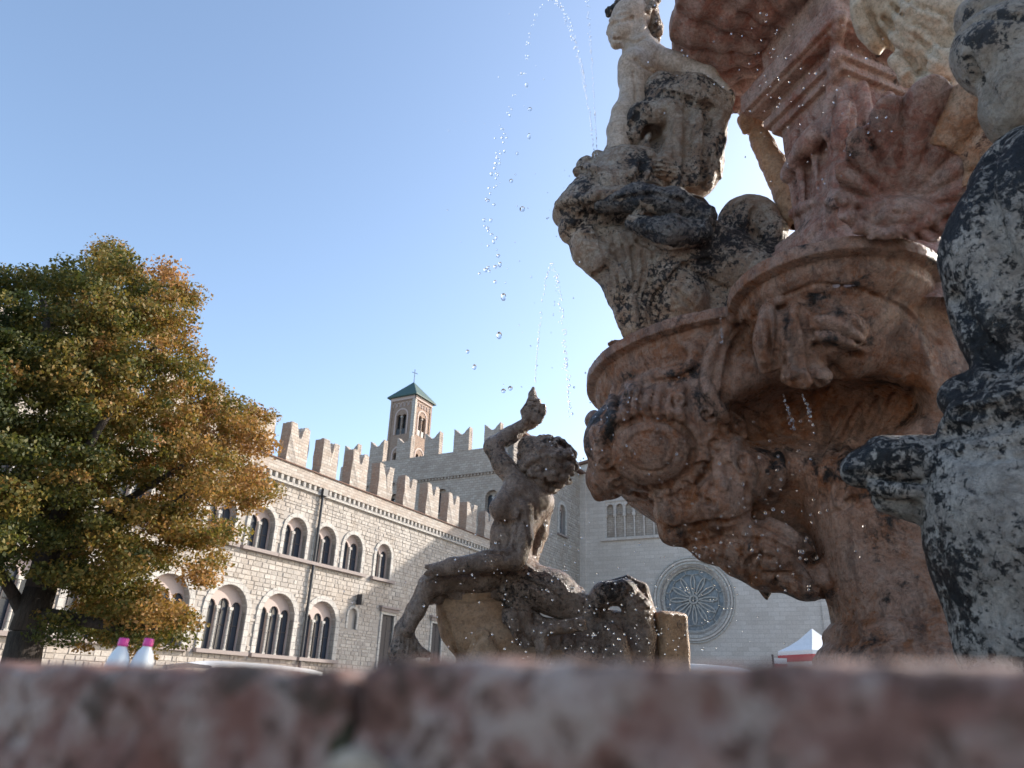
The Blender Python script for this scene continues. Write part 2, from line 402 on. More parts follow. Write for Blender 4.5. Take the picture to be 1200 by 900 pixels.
# ============================================================ SETTING
g = MB(); g.add([(-700, -700, 0), (700, -700, 0), (700, 700, 0), (-700, 700, 0)], [(0, 1, 2, 3)])
tag(g.build('ground', M['ground']), kind='structure')
UD = dirv(28.9)                                    # palace front runs along this heading
P0 = dirv(-14.4) * 50.0
RZ = R(61.1)
def local_group(name, label, cat, X=0, Y=0, group=None, z=0.):
    c, s_ = math.cos(RZ), math.sin(RZ)
    return empty(name, (P0[0] + X * c - Y * s_, P0[1] + X * s_ + Y * c, z), label, cat, group, RZ)
Z = CAMZ
def share(o, name, parent, loc, rz=0.):
    c = o.copy(); C.objects.link(c); c.name = name; c.parent = parent; c.location = loc; c.rotation_euler = (0, 0, rz); return c
# ---- palace
pal = local_group('medieval_palace', 'long pale rubble-stone palace with arched windows and swallow-tail battlements, behind the tree', 'palace')
LOW = [-21.8, -17.9, -14.0, -10.1, -6.1, -2.25, 1.6]; UPP = [-22.0, -19.1, -16.2, -13.35, -10.5, -7.65, -4.6, -1.75, 1.05, 3.85, 7.3]
X0, X1 = -26.0, 26.4
low = [(c, Z + 1.85, 2.75, Z + 5.35) for c in LOW]; upp = [(c, Z + 7.6, 1.95 if c < 6 else 1.75, Z + 10.1) for c in UPP]
sml = [(4.6, Z + 3.9, .9, Z + 5.25)]
rects = [(7.8, 9.2, Z + 1.6, Z + 5.2), (14.2, 15.6, Z + 1.6, Z + 5.2)]
holes = [arch(*a) for a in low + upp + sml] + [[(a, c), (b, c), (b, d), (a, d)] for a, b, c, d in rects]
slab_holes('wall', [(X0, 0), (X1, 0), (X1, Z + 13.2), (X0, Z + 13.2)], holes, 0, .6, M['palace_core'], pal)
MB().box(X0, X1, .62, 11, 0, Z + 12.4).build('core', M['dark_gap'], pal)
def in_open(x, z, e=.0):
    for c, z0, wd, top in low + upp + sml:
        r = wd / 2 + e
        if abs(x - c) < r and z0 - .05 < z < top - wd / 2: return True
        if z >= top - wd / 2 and math.hypot(x - c, z - (top - wd / 2)) < r: return True
    for a, b, c, d in rects:
        if a - e < x < b + e and c - .1 < z < d + e: return True
    return False
st = MB(); z = 0.; rs = random.Random(5)
while z < Z + 11.9:
    h = rs.uniform(.17, .33); x = X0 + rs.uniform(0, .3)
    while x < X1:
        wd = rs.uniform(.25, .72)
        if not any(in_open(x + wd * t, z + h * q, .12) for t in (0, .5, 1) for q in (0.05, .95)):
            j = .010; d = rs.uniform(.015, .05); t = rs.uniform(.0, .03)
            x0, x1_, z0, z1 = x + j, x + wd - j, z + j, z + h - j
            dz = rs.uniform(-.02, .02)
            st.add([(x0, .02, z0), (x1_, .02, z0 + dz), (x1_, .02, z1), (x0, .02, z1 + dz), (x0 + t, -d, z0 + .02), (x1_ - .02, -d, z0 + .02), (x1_ - t, -d, z1 - .02), (x0 + .02, -d, z1 - .02)],
                   [(4, 5, 6, 7), (0, 1, 5, 4), (1, 2, 6, 5), (2, 3, 7, 6), (3, 0, 4, 7)])
        x += wd
    z += h
o = mesh_obj('rubble_stonework', st.v, st.f, M['palace_stone'], pal); joined_random_attr(o, 5); tag(o, kind='stuff')
def window(cx, z0, wid, top, n, parent, proud=-.06, trim_w=.34, tymp='pink_plaster', reveal=.33, rot=None, trimmat='trim', lab=None):
    w_ = empty('window', (cx, 0, z0)); w_.parent = parent
    if lab: w_['label'] = lab
    T = MB(); arch_ring(T, 0, 0, wid, top - z0, trim_w, proud - .02, .3); T.build('arch_surround', M[trimmat], w_)
    r = wid / 2; H = top - z0
    lw = (wid - .16 * (n - 1) - .1) / n; ltop = H - r * (.62 if n == 3 else .5)
    hs = []
    for i in range(n):
        c = -wid / 2 + .05 + lw / 2 + i * (lw + .16); tp = ltop + (.12 if n == 3 and i == 1 else 0); hs.append(arch(c, .02, lw, tp, 8))
    slab_holes('tympanum', arch(0, 0, wid + .1, H + .05, 14), hs, reveal, reveal + .1, M[tymp], w_)
    cm = MB()
    for i in range(n - 1):
        c = -wid / 2 + .05 + lw + .08 + i * (lw + .16)
        cm = MB(); zt = ltop - lw / 2 - .1
        cm.cyl((c, reveal - .06, 0), (c, reveal - .06, zt), .075, n=8); cm.box(c - .13, c + .13, reveal - .16, reveal + .05, zt, zt + .16); cm.box(c - .11, c + .11, reveal - .14, reveal + .03, 0, .1)
        cm.build('column', M['trim'], w_)
    MB().box(-wid / 2 - .42, wid / 2 + .42, -.3, .3, -.2, .0).build('sill', M['sill'], w_)
    MB().box(-wid / 2, wid / 2, .5, .54, 0, H - .05).build('pane', M['glass'], w_)
    gb_ = MB().box(-wid / 2, wid / 2, .46, .5, H * .38, H * .38 + .05)
    for i in range(n): c = -wid / 2 + .05 + lw / 2 + i * (lw + .16); gb_.box(c - .025, c + .025, .455, .495, 0, H * .8)
    tag(gb_.build('glazing_bars', M['shutter'], w_), kind='stuff')
    return w_
for a in low: window(*a, 3, pal)
for a in upp: window(*a, 2, pal, trim_w=.26)
for c, z0, wd, top in sml:
    w_ = empty('window', (c, 0, z0)); w_.parent = pal; w_['label'] = 'small blind arched window'
    T = MB(); arch_ring(T, 0, 0, wd, top - z0, .18, -.07, .2); T.build('arch_surround', M['trim'], w_)
    MB().box(-wd / 2, wd / 2, .15, .2, 0, top - z0).build('infill', M['palace_core'], w_)
for a, b_, c, d in rects:
    w_ = empty('window', ((a + b_) / 2, 0, c)); w_.parent = pal; w_['label'] = 'tall shuttered window under a stone cornice'
    hw = (b_ - a) / 2; H = d - c
    MB().box(-hw - .2, -hw, -.09, .2, -.1, H + .2).box(hw, hw + .2, -.09, .2, -.1, H + .2).box(-hw, hw, -.09, .2, H, H + .2).build('frame', M['trim'], w_)
    MB().box(-hw - .45, hw + .45, -.34, 0, H + .42, H + .56).box(-hw - .3, hw + .3, -.2, 0, H + .2, H + .42).build('cornice', M['sill'], w_)
    for s_ in (-1, 1):
        sh = MB().box(min(0, s_ * hw) + .01, max(0, s_ * hw) - .01, .1, .14, 0, H)
        for i in range(14): sh.box(min(0, s_ * hw) + .06, max(0, s_ * hw) - .06, .07, .1, .1 + i * H / 14.6, .1 + (i + .6) * H / 14.6)
        sh.build('shutter', M['shutter'], w_)
MB().box(X0, X1, -.22, .02, Z + 11.9, Z + 12.06).build('string_course', M['trim'], pal)
cb = MB().box(-.1, .1, -.2, 0, 0, .34).build('corbel', M['trim'], pal); cb.location = (X0 + .2, 0, Z + 12.08)
nco = int((X1 - X0) / .5)
for i in range(1, nco): share(cb, 'corbel', pal, (X0 + .2 + i * .5, 0, Z + 12.08))
MB().box(X0, X1, -.24, .5, Z + 12.42, Z + 13.2).build('parapet', M['merlon'], pal)
MB().box(X0, X1, -.34, .58, Z + 13.2, Z + 13.27).build('coping', M['roof_tile'], pal)
def merlon_mesh(wd, h, dp, flat_=False):
    f_ = .2 if flat_ else .5
    return MB().prism([(-wd / 2, 0), (wd / 2, 0), (wd / 2, h), (wd * f_, h), (wd * .04, h - .85), (-wd * .04, h - .85), (-wd * f_, h), (-wd / 2, h)] if flat_ else
                      [(-wd / 2, 0), (wd / 2, 0), (wd / 2, h), (wd * .05, h - .75), (-wd * .05, h - .75), (-wd / 2, h)], 0, dp)
def rough(o, amt, seed, side=None):
    bm = bmesh.new(); bm.from_mesh(o.data); bmesh.ops.subdivide_edges(bm, edges=[e_ for e_ in bm.edges if e_.calc_length() > .45], cuts=3, use_grid_fill=True)
    r_ = random.Random(seed)
    for v_ in bm.verts: v_.co += Vector((r_.uniform(-amt, amt), r_.uniform(-amt, amt), r_.uniform(-amt, amt)))
    bmesh.ops.recalc_face_normals(bm, faces=bm.faces)
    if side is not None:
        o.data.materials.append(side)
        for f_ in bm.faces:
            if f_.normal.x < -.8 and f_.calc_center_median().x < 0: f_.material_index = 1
    bm.to_mesh(o.data); bm.free(); return o
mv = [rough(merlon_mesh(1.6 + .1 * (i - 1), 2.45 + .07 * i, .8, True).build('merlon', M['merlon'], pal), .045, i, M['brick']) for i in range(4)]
for i in range(16):
    x_ = -24.7 + 3.12 * i + rs.uniform(-.1, .1)
    if i < 4: mv[i].location = (x_, -.22, Z + 13.26)
    else: share(mv[rs.randrange(4)], 'merlon', pal, (x_, -.22, Z + 13.26 + rs.uniform(-.06, 0)))
# drain pipe and lamp on the front
MB().cyl((0, 0, 0), (0, 0, Z + 12.0), .095, n=10).build('downpipe', M['pipe'], pal).location = (0, -.2, 0)
MB().box(-.22, .22, -.42, -.02, Z + 11.9, Z + 12.35).build('rainwater_head', M['pipe'], pal)
MB().box(4.75, 4.95, -.55, -.1, Z + 5.5, Z + 6.2).box(4.8, 4.9, -.12, 0, Z + 5.7, Z + 5.8).build('wall_lamp', M['pipe'], pal)
MB().box(X0, X1, .55, 11, Z + 12.4, Z + 12.5, 0).build('roof', M['roof_tile'], pal)

# ---- castle block (north face grey in shade, west face towards the square)
cas = local_group('crenellated_castle_wall', 'tall grey castle block with swallow-tail battlements rising behind the palace roof', 'castle', 26.5, 0)
ZT = Z + 23.8
cw = [(2.2, Z + 16.4, 1.5, Z + 19.2), (8.3, Z + 17.3, 1.5, Z + 19.9), (14.4, Z + 17.3, 1.5, Z + 19.9)]
# north face: local x of the face = Y, plane at X=0 ; child frame turned
nf = empty('north_face', (0, 0, 0)); nf.parent = cas; nf.rotation_euler = (0, 0, R(-90))   # face x = -Y
hs = [arch(-c, z0, wd, tp) for c, z0, wd, tp in cw]
slab_holes('wall', [(-22.5, 0), (0, 0), (0, ZT), (-22.5, ZT)], hs, 0, .6, M['castle_stone'], nf)
for c, z0, wd, tp in cw:
    w_ = window(-c, z0, wd, tp, 2, nf, trim_w=.4, tymp='castle_stone', trimmat='castle_stone')
    for k in list(w_.children):
        pass
MB().box(-22.5, 0, -.2, 0, Z + 21.1, Z + 21.3).build('string_course', M['castle_stone'], nf)
d = MB()
for i in range(56): d.box(-22.4 + i * .4, -22.2 + i * .4, -.14, 0, Z + 20.88, Z + 21.08)
tag(d.build('dentil_row', M['castle_stone'], nf), kind='stuff')
m1 = rough(merlon_mesh(1.9, 2.6, .7).build('merlon', M['castle_stone'], nf), .03, 9); m1.location = (-21.3, 0, ZT)
for i in range(1, 6): share(m1, 'merlon', nf, (-21.3 + 3.75 * i, 0, ZT))
wf = empty('west_face', (0, 0, 0)); wf.parent = cas
ww = [(12.0, Z + 16.9, 1.7, Z + 20.3), (5.4, Z + 16.9, 1.7, Z + 20.3)]
slab_holes('wall', [(0, 0), (17.2, 0), (17.2, Z + 25.2), (0, Z + 25.2)], [arch(*a) for a in ww], 0, .6, M['palace_core'], wf)
for a in ww: window(*a, 2, wf, trim_w=.4)
s2 = MB(); z = Z + 8
while z < Z + 25:
    h = rs.uniform(.22, .36); x = .05
    while x < 17.0:
        wd = min(rs.uniform(.3, .8), 17.2 - x)
        if not any(abs(x + wd / 2 - a[0]) < a[2] / 2 + .5 + wd / 2 and a[1] - .3 < z + h / 2 < a[3] + .5 for a in ww):
            dd = rs.uniform(.02, .07)
            s2.add([(x + .02, .02, z + .02), (x + wd - .02, .02, z + .02), (x + wd - .02, .02, z + h - .02), (x + .02, .02, z + h - .02), (x + .04, -dd, z + .04), (x + wd - .04, -dd, z + .04), (x + wd - .04, -dd, z + h - .04), (x + .04, -dd, z + h - .04)],
                   [(4, 5, 6, 7), (0, 1, 5, 4), (1, 2, 6, 5), (2, 3, 7, 6), (3, 0, 4, 7)])
        x += wd
    z += h
o = mesh_obj('rubble_stonework', s2.v, s2.f, M['palace_stone'], wf); joined_random_attr(o, 5); tag(o, kind='stuff')
MB().box(-.15, 17.6, -.7, 1.6, Z + 25.2, Z + 25.45).add([(-.15, -.7, Z + 25.45), (17.6, -.7, Z + 25.45), (17.6, 1.6, Z + 25.45), (-.15, 1.6, Z + 25.45), (1, .6, Z + 26.3), (16, .6, Z + 26.3)],
    [(0, 1, 5, 4), (1, 2, 5), (2, 3, 4, 5), (3, 0, 4)]).build('roof', M['roof_tile'], cas)
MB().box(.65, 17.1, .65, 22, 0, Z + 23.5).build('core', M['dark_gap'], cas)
# ---- bell tower
tw = local_group('bell_tower', 'slim brown bell tower with green pyramid roof rising above the battlements', 'tower', 45, 26.7)
S = 4.3; ZE = Z + 40.6
tb = empty('shaft', (0, 0, 0)); tb.parent = tw
tower_w = [(.95 * 1.0, Z + 34.6, Z + 37.6), (.95, Z + 29.3, Z + 32.0)]
faces = [('north_side', (0, 0, 0), -90, -1), ('west_side', (0, 0, 0), 0, 1)]
for nm, loc, rz_, sg in faces:
    fe = empty(nm, loc); fe.parent = tw; fe.rotation_euler = (0, 0, R(rz_))
    cx = sg * S / 2; hs = []
    for (z0, z1) in ((Z + 34.6, Z + 37.7), (Z + 29.0, Z + 31.9)):
        for q in (-.46, .46): hs.append(arch(cx + q, z0, .78, z1, 8))
    x0, x1_ = (-S, 0) if sg < 0 else (0, S)
    slab_holes('wall', [(x0, Z + 10), (x1_, Z + 10), (x1_, ZE), (x0, ZE)], hs, 0, .4, M['brick'], fe)
    for (z0, z1) in ((Z + 34.6, Z + 37.7), (Z + 29.0, Z + 31.9)):
        T = MB(); arch_ring(T, cx, z0, 1.95, z1 + .75, .22, -.06, .02); T.build('arch_surround', M['pink_plaster'], fe)
        MB().cyl((cx, .1, z0), (cx, .1, z1 - .5), .1, n=8).box(cx - .16, cx + .16, -.05, .3, z1 - .5, z1 - .3).build('column', M['trim'], fe)
        MB().box(cx - .9, cx + .9, .1, .16, z0, z0 + .9).build('railing', M['pipe'], fe)
    for q in (x0 + .2, x1_ - .2): MB().box(q - .2, q + .2, -.1, 0, Z + 12, ZE).build('pilaster', M['trim' if q * sg < .5 else 'brick'], fe)
    ta = MB()
    for i in range(5): arch_ring(ta, x0 + .75 + i * .7, Z + 38.9, .42, Z + 39.5, .1, -.08, .0, 6)
    ta.box(x0, x1_, -.16, 0, Z + 39.9, Z + 40.6)
    ta.build('arcade_frieze', M['pink_plaster'], fe)
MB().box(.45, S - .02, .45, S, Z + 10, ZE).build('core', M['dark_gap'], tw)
MB().box(S - .02, S, 0, S, Z + 10, ZE - .01).box(0, S - .03, S, S + .02, Z + 10, ZE - .01).build('back_wall', M['brick'], tw)
e = .5
MB().add([(-e, -e, ZE), (S + e, -e, ZE), (S + e, S + e, ZE), (-e, S + e, ZE), (S / 2, S / 2, ZE + 3.1), (-e, -e, ZE - .18), (S + e, -e, ZE - .18), (S + e, S + e, ZE - .18), (-e, S + e, ZE - .18)],
         [(0, 1, 4), (1, 2, 4), (2, 3, 4), (3, 0, 4), (5, 6, 1, 0), (6, 7, 2, 1), (7, 8, 3, 2), (8, 5, 0, 3), (8, 7, 6, 5)]).build('roof', M['roof_green'], tw)
MB().cyl((S / 2, S / 2, ZE + 3), (S / 2, S / 2, ZE + 5.2), .05, n=6).cyl((S / 2 - .45, S / 2 + .2, ZE + 4.6), (S / 2 + .45, S / 2 - .2, ZE + 4.6), .04, n=6).build('cross', M['pipe'], tw)
# ---- cathedral transept
cat_ = local_group('cathedral_transept', 'pale grey ashlar gable front of the cathedral with a large rose window', 'cathedral', 43.8, 0)
cf = empty('north_front', (0, 0, 0)); cf.parent = cat_; cf.rotation_euler = (0, 0, R(-90))   # face x runs 0..25.8
WC = 26.2; ZC = Z + 26.4; RC = (12.85, Z + 10.3); RO = 3.35
circ = [(RC[0] + RO * math.cos(2 * PI * i / 40), RC[1] + RO * math.sin(2 * PI * i / 40)) for i in range(40)]
bw = [3.1, 10.0, Z + 17.3, Z + 21.6]
gable = [(0, 0), (WC, 0), (WC, ZC), (WC / 2, ZC + 2.2), (0, ZC)]
slab_holes('wall', gable, [circ, [(bw[0], bw[2]), (bw[1], bw[2]), (bw[1], bw[3]), (bw[0], bw[3])]], 0, .7, M['cath_stone'], cf)
rw = empty('rose_window', (RC[0], 0, RC[1])); rw.parent = cf
def ring(mb, r0, r1, y0, y1, n=48, a0=0, a1=2 * PI):
    for i in range(n):
        a, b_ = a0 + (a1 - a0) * i / n, a0 + (a1 - a0) * (i + 1) / n
        mb.prism([(r0 * math.cos(a), r0 * math.sin(a)), (r1 * math.cos(a), r1 * math.sin(a)), (r1 * math.cos(b_), r1 * math.sin(b_)), (r0 * math.cos(b_), r0 * math.sin(b_))], y0, y1)
for i, (a, b_, y) in enumerate(((3.35, 3.6, .12), (3.68, 3.92, -.02), (4.0, 4.2, -.1), (4.28, 4.42, -.06))):
    t = MB(); ring(t, a, b_, y - .12, y + .3); t.build('moulding_ring', M['trim' if i % 2 else 'cath_stone'], rw)
t = MB(); ring(t, 3.15, 3.36, .25, .5); t.build('outer_rim', M['trim'], rw)
t = MB(); ring(t, .32, .5, .2, .42, 20); t.box(-.03, .03, .22, .4, -.35, .35).box(-.35, .35, .23, .39, -.03, .03); t.build('hub', M['trim'], rw)
petal = MB()
pts = []
for s_ in range(13):
    u_ = s_ / 12; rr = .5 + 2.2 * u_; hw = (.08 + .60 * math.sin(min(u_, .78) / .78 * PI / 2)) * (1 if u_ < .78 else math.sqrt(max(0, 1 - ((u_ - .78) / .22) ** 2)))
    pts.append((rr, hw))
for (r0, h0), (r1, h1) in zip(pts[:-1], pts[1:]):
    for q in (-1, 1): petal.prism([(r0, q * h0), (r1, q * h1), (r1, q * (h1 + .12)), (r0, q * (h0 + .12))], .25, .42)
petal.cyl((2.78, .33, -.0), (3.2, .33, 0), .05, n=6)
pm_ = petal.build('tracery_petal', M['trim'], rw)
for i in range(12):
    o = pm_ if i == 0 else share(pm_, 'tracery_petal', rw, (0, 0, 0))
    o.rotation_euler = (0, 2 * PI * (i + .5) / 12, 0)
t = MB(); n_ = 40
t.add([(3.3 * math.cos(2 * PI * i / n_), .45, 3.3 * math.sin(2 * PI * i / n_)) for i in range(n_)], [tuple(range(n_))]); t.build('glass', M['rose_glass'], rw)
bg_ = empty('blind_gallery', ((bw[0] + bw[1]) / 2, 0, bw[2])); bg_.parent = cf
hw = (bw[1] - bw[0]) / 2; H = bw[3] - bw[2]
MB().box(-hw, hw, .5, .55, 0, H).build('back_panel', M['castle_stone'], bg_)
arcs = []; nA = 6; aw = 2 * hw / nA
slab_holes('arcade', [(-hw, H * .66), (hw, H * .66), (hw, H), (-hw, H)], [arch(-hw + aw * (i + .5), H * .66 + .02, aw * .74, H * .93, 8) for i in range(nA)], .1, .35, M['cath_stone'], bg_)
for i in range(nA + 1):
    MB().cyl((-hw + aw * i, .22, .1), (-hw + aw * i, .22, H * .6), .1, n=8).box(-hw + aw * i - .18, -hw + aw * i + .18, .08, .36, H * .58, H * .66).build('column', M['cath_stone'], bg_)
MB().box(-hw - .5, hw + .5, -.25, .3, -.3, 0).box(-hw, hw, .1, .4, 0, .12).build('ledge', M['cath_stone'], bg_)
for x in (.35, WC - .35): MB().box(x - .35, x + .35, -.3, 0, 0, ZC - .6).build('buttress', M['cath_stone'], cf)
MB().prism([(-.3, ZC), (WC / 2, ZC + 2.25), (WC + .3, ZC), (WC + .3, ZC + .3), (WC / 2, ZC + 2.6), (-.3, ZC + .3)], -.35, .8).build('gable_coping', M['roof_tile'], cf)
MB().box(0, WC, .72, 32, 0, ZC).prism([(0, ZC), (WC, ZC), (WC / 2, ZC + 2.15)], .72, 32).build('nave_body', M['cath_stone'], cf)

# ---- market stalls and tent in the square
def stall(px0, py0, px1, py1, r, label, w2=1.6):
    a = W(px0, py0, r[0]); b_ = W(px1, py1, r[1]); zt = (a[2] + b_[2]) / 2; c = (a + b_) / 2; L = math.hypot(*(b_ - a)[:2]); an = math.atan2(b_[1] - a[1], b_[0] - a[0])
    e_ = empty('market_stall', (c[0], c[1], 0), label, 'market stall', rz=an)
    v = []; n = 12; f = []
    for i in range(n + 1):
        x = -L / 2 + L * i / n; s_ = -.14 * (2 * i / n - 1) ** 4
        v += [(x, 0, zt + s_ - .16), (x, 0, zt + s_), (x, w2, zt + s_ + .1), (x, 2 * w2, zt + s_), (x, 2 * w2, zt + s_ - .16)]
        if i: f += [((i - 1) * 5 + j, i * 5 + j, i * 5 + j + 1, (i - 1) * 5 + j + 1) for j in range(4)]
    mesh_obj('canopy', v, f, M['white_cloth'], e_, True)
    for x in (-L / 2 + .1, L / 2 - .1):
        for y in (.1, 2 * w2 - .1): MB().cyl((x, y, 0), (x, y, zt - .15), .03).build('post', M['steel'], e_)
    MB().box(-L / 2 + .2, L / 2 - .2, .3, 1.1, .8, .86).box(-L / 2 + .25, L / 2 - .25, .35, 1.05, 0, .8).build('counter', M['sill'], e_)
stall(250, 772, 378, 787, (30, 33), 'long white flat-roofed market stall in front of the palace, seen over the rim')
stall(768, 778, 884, 781, (24, 25), 'white rounded market stall roof below the rose window, seen over the rim')
ct = W(955, 768, 34.)
tn = empty('market_tent', (ct[0], ct[1], 0), 'white peaked market tent with red and white valance beside the fountain stem', 'tent', rz=R(20))
zz = W(955, 764, 34.)[2]; zap = W(955, 737, 34.)[2]; hwid = 1.0
v = [(-hwid, -hwid, zz), (hwid, -hwid, zz), (hwid, hwid, zz), (-hwid, hwid, zz)]; f = []
rings_ = [(1, 0), (.7, .22), (.4, .5), (.15, .82), (.02, 1)]
v = []
for s_, t_ in rings_:
    v += [(x * hwid * s_, y * hwid * s_, zz + (zap - zz) * t_) for x, y in ((-1, -1), (1, -1), (1, 1), (-1, 1))]
for i in range(4):
    f += [(i * 4 + j, i * 4 + (j + 1) % 4, i * 4 + 4 + (j + 1) % 4, i * 4 + 4 + j) for j in range(4)]
mesh_obj('canopy', v, f, M['white_cloth'], tn)
def skirt(z0, z1, e_): 
    h_ = hwid + e_; t = MB()
    return t.box(-h_, h_, -h_, -h_ + .02, z0, z1).box(-h_, h_, h_ - .02, h_, z0, z1).box(-h_, -h_ + .02, -h_ + .02, h_ - .02, z0, z1).box(h_ - .02, h_, -h_ + .02, h_ - .02, z0, z1)
skirt(zz - .16, zz, 0).build('white_valance', M['white_cloth'], tn); skirt(zz - .42, zz - .16, .01).build('red_valance', M['red_cloth'], tn); skirt(0.3, zz - .42, -.05).build('side_wall', M['white_cloth'], tn)
for x in (-1, 1):
    for y in (-1, 1): MB().cyl((x * (hwid - .1), y * (hwid - .1), 0), (x * (hwid - .1), y * (hwid - .1), zz), .03).build('post', M['steel'], tn)
ck = W(913, 772, 33.)
kb = empty('sign_post', (ck[0], ck[1], 0), 'small red and white banner post left of the peaked tent', 'banner')
zk = ck[2]
MB().cyl((-.25, 0, 0), (-.25, 0, zk + .15), .04).build('pole', M['pipe'], kb)
MB().box(-.2, .3, -.02, .02, zk - .9, zk - .2).build('lower_cloth', M['red_cloth'], kb); MB().box(-.2, .3, -.02, .02, zk - .2, zk + .02).build('upper_cloth', M['white_cloth'], kb)
# ============================================================ TREE
lm = NT(mat('leaf'))
at_ = lm.n('ShaderNodeAttribute', attribute_name='rand').outputs['Fac']
lc = lm.ramp(at_, [(0, (.04, .055, .010)), (.25, (.10, .105, .018)), (.5, (.20, .15, .028)), (.75, (.31, .17, .04)), (1, (.42, .22, .08))])
lm.out(lc, .6)
tr = lm.n('ShaderNodeBsdfTranslucent'); lm.l(lc, tr.inputs[0]); mx = lm.n('ShaderNodeMixShader'); mx.inputs[0].default_value = .45
lm.l(lm.b.outputs[0], mx.inputs[1]); lm.l(tr.outputs[0], mx.inputs[2]); lm.l(mx.outputs[0], lm.t.nodes['Material Output'].inputs[0])
bk = NT(mat('bark')); bk.out(bk.ramp(bk.noise(20, 6, .7, vec=bk.coord((1, 1, .2))), [(.3, (.02, .016, .014)), (.7, (.07, .055, .045))]), .9, bk.bump(bk.noise(30, 5, .7, vec=bk.coord((1, 1, .2))), 1, .05))
TD = 20.0
tbase = W(34, 755, TD); tbase[2] = 0
tree = empty('linden_tree', tbase, 'broad autumn tree with green to orange leaves at left', 'tree')
rr = np.random.RandomState(4)
def lp(px, py, r): p = W(px, py, r) - np.array([tbase[0], tbase[1], 0]); return tuple(p)
tk = MB(); path = [(0, 0, 0), (0, 0, 1.2), lp(32, 740, TD), lp(48, 690, TD), lp(64, 620, TD), lp(95, 520, TD + .3), lp(110, 430, TD + .5), lp(120, 360, TD + .5)]
rad = [.55, .42, .36, .33, .27, .2, .12, .05]
for i in range(len(path) - 1): tk.cyl(path[i], path[i + 1], rad[i], rad[i + 1], 12)
tk.build('trunk', bk.m, tree, True)
limbs = [[lp(36, 735, TD), lp(18, 700, TD), lp(-20, 640, TD), lp(-70, 540, TD)], [lp(45, 700, TD), lp(90, 640, TD - .5), lp(150, 585, TD - 1), lp(215, 545, TD - 1.2)],
         [lp(60, 640, TD), lp(30, 540, TD + 1), lp(0, 430, TD + 1.5)], [lp(85, 560, TD), lp(150, 470, TD), lp(190, 390, TD)], [lp(42, 720, TD), lp(85, 725, TD - 1), lp(140, 735, TD - 1.6), lp(185, 735, TD - 1.8)],
         [lp(95, 520, TD), lp(60, 420, TD - 1), lp(50, 350, TD - 1)], [lp(120, 610, TD - .7), lp(190, 600, TD - 1.4), lp(250, 560, TD - 1.6)], [lp(64, 620, TD), lp(80, 560, TD - 2), lp(130, 480, TD - 3)]]
for L in limbs:
    t = MB()
    for i in range(len(L) - 1): t.cyl(L[i], L[i + 1], .17 * (1 - i / len(L)), .17 * (1 - (i + 1) / len(L)) + .015, 8)
    t.build('limb', bk.m, tree, True)
# leaf clumps: (px, py, radius px, depth offset)
cl = []
core = [(120, 345, 50), (165, 345, 42), (200, 362, 28), (75, 350, 42), (30, 365, 45), (-20, 390, 60), (205, 395, 25), (150, 410, 60), (90, 430, 70), (20, 460, 70), (-60, 470, 80), (190, 450, 38), (225, 490, 45), (262, 470, 20), (250, 530, 50),
        (285, 520, 25), (290, 570, 28), (180, 530, 62), (110, 540, 70), (30, 570, 70), (-50, 600, 80), (230, 590, 38), (170, 620, 45), (110, 640, 45), (245, 630, 22), (238, 660, 22), (70, 640, 40), (-70, 650, 50), (85, 680, 26), (140, 690, 35),
        (175, 725, 32), (135, 735, 30), (205, 722, 18), (108, 715, 22), (300, 490, 12), (112, 425, 30), (95, 470, 26), (60, 735, 14), (110, 742, 22), (160, 748, 20), (195, 742, 16), (130, 400, 22), (228, 430, 14), (120, 300, 14), (150, 318, 16), (135, 310, 20), (215, 350, 12), (5, 335, 18), (55, 335, 16), (100, 325, 18)]
for px, py, q in core:
    nn = max(4, int(q * q / 68))
    for _ in range(nn):
        a = rr.uniform(0, 2 * PI); d_ = q * (math.sqrt(rr.uniform(0, 1)) + (rr.uniform(0, .28) if rr.uniform() < .25 else 0)); x = px + d_ * math.cos(a); y = py + d_ * math.sin(a)
        if x > 330: continue
        dep = rr.uniform(-1, 1) * (1.2 + q * .035)
        # squeeze depth so crown is an ellipsoid
        cl.append((x, y, TD + dep, rr.uniform(.14, .5)))
V = []; Fc = []; RA = []
for x, y, dd, r_ in cl:
    c = W(x, y, dd) - np.array([tbase[0], tbase[1], 0]); n_ = int(290 * (r_ / .4) ** 2)
    u_ = rr.normal(size=(n_, 3)); u_ /= np.linalg.norm(u_, axis=1)[:, None]; P = c + u_ * (r_ * rr.uniform(.1, 1.25, n_) ** .6)[:, None] * np.array([1.15, 1.15, .6]) 
    tone = np.clip(.30 + .42 * (x - 60) / 230 + rr.normal(0, .17), 0, 1)
    a = rr.normal(size=(n_, 3)); a /= np.linalg.norm(a, axis=1)[:, None]; b_ = np.cross(a, u_ + rr.normal(0, .5, (n_, 3))); b_ /= np.linalg.norm(b_, axis=1)[:, None] + 1e-6
    s_ = rr.uniform(.027, .055, n_)[:, None]; fold = np.cross(a, b_) * s_ * .25
    q = np.stack([P - a * s_, P + b_ * s_ * .75 + fold, P + a * s_ * 1.1, P - b_ * s_ * .75 + fold], 1)
    V.append(q.reshape(-1, 3)); RA.append(np.clip(tone + rr.normal(0, .13, n_), 0, 1))
V = np.concatenate(V); RA = np.concatenate(RA); Fc = np.arange(len(V)).reshape(-1, 4)
co = mesh_obj('crown', V, Fc, lm.m, tree); a_ = co.data.attributes.new('rand', 'FLOAT', 'FACE'); a_.data.foreach_set('value', RA.astype(np.float32)); tag(co, kind='stuff')
print('leaves', len(Fc))
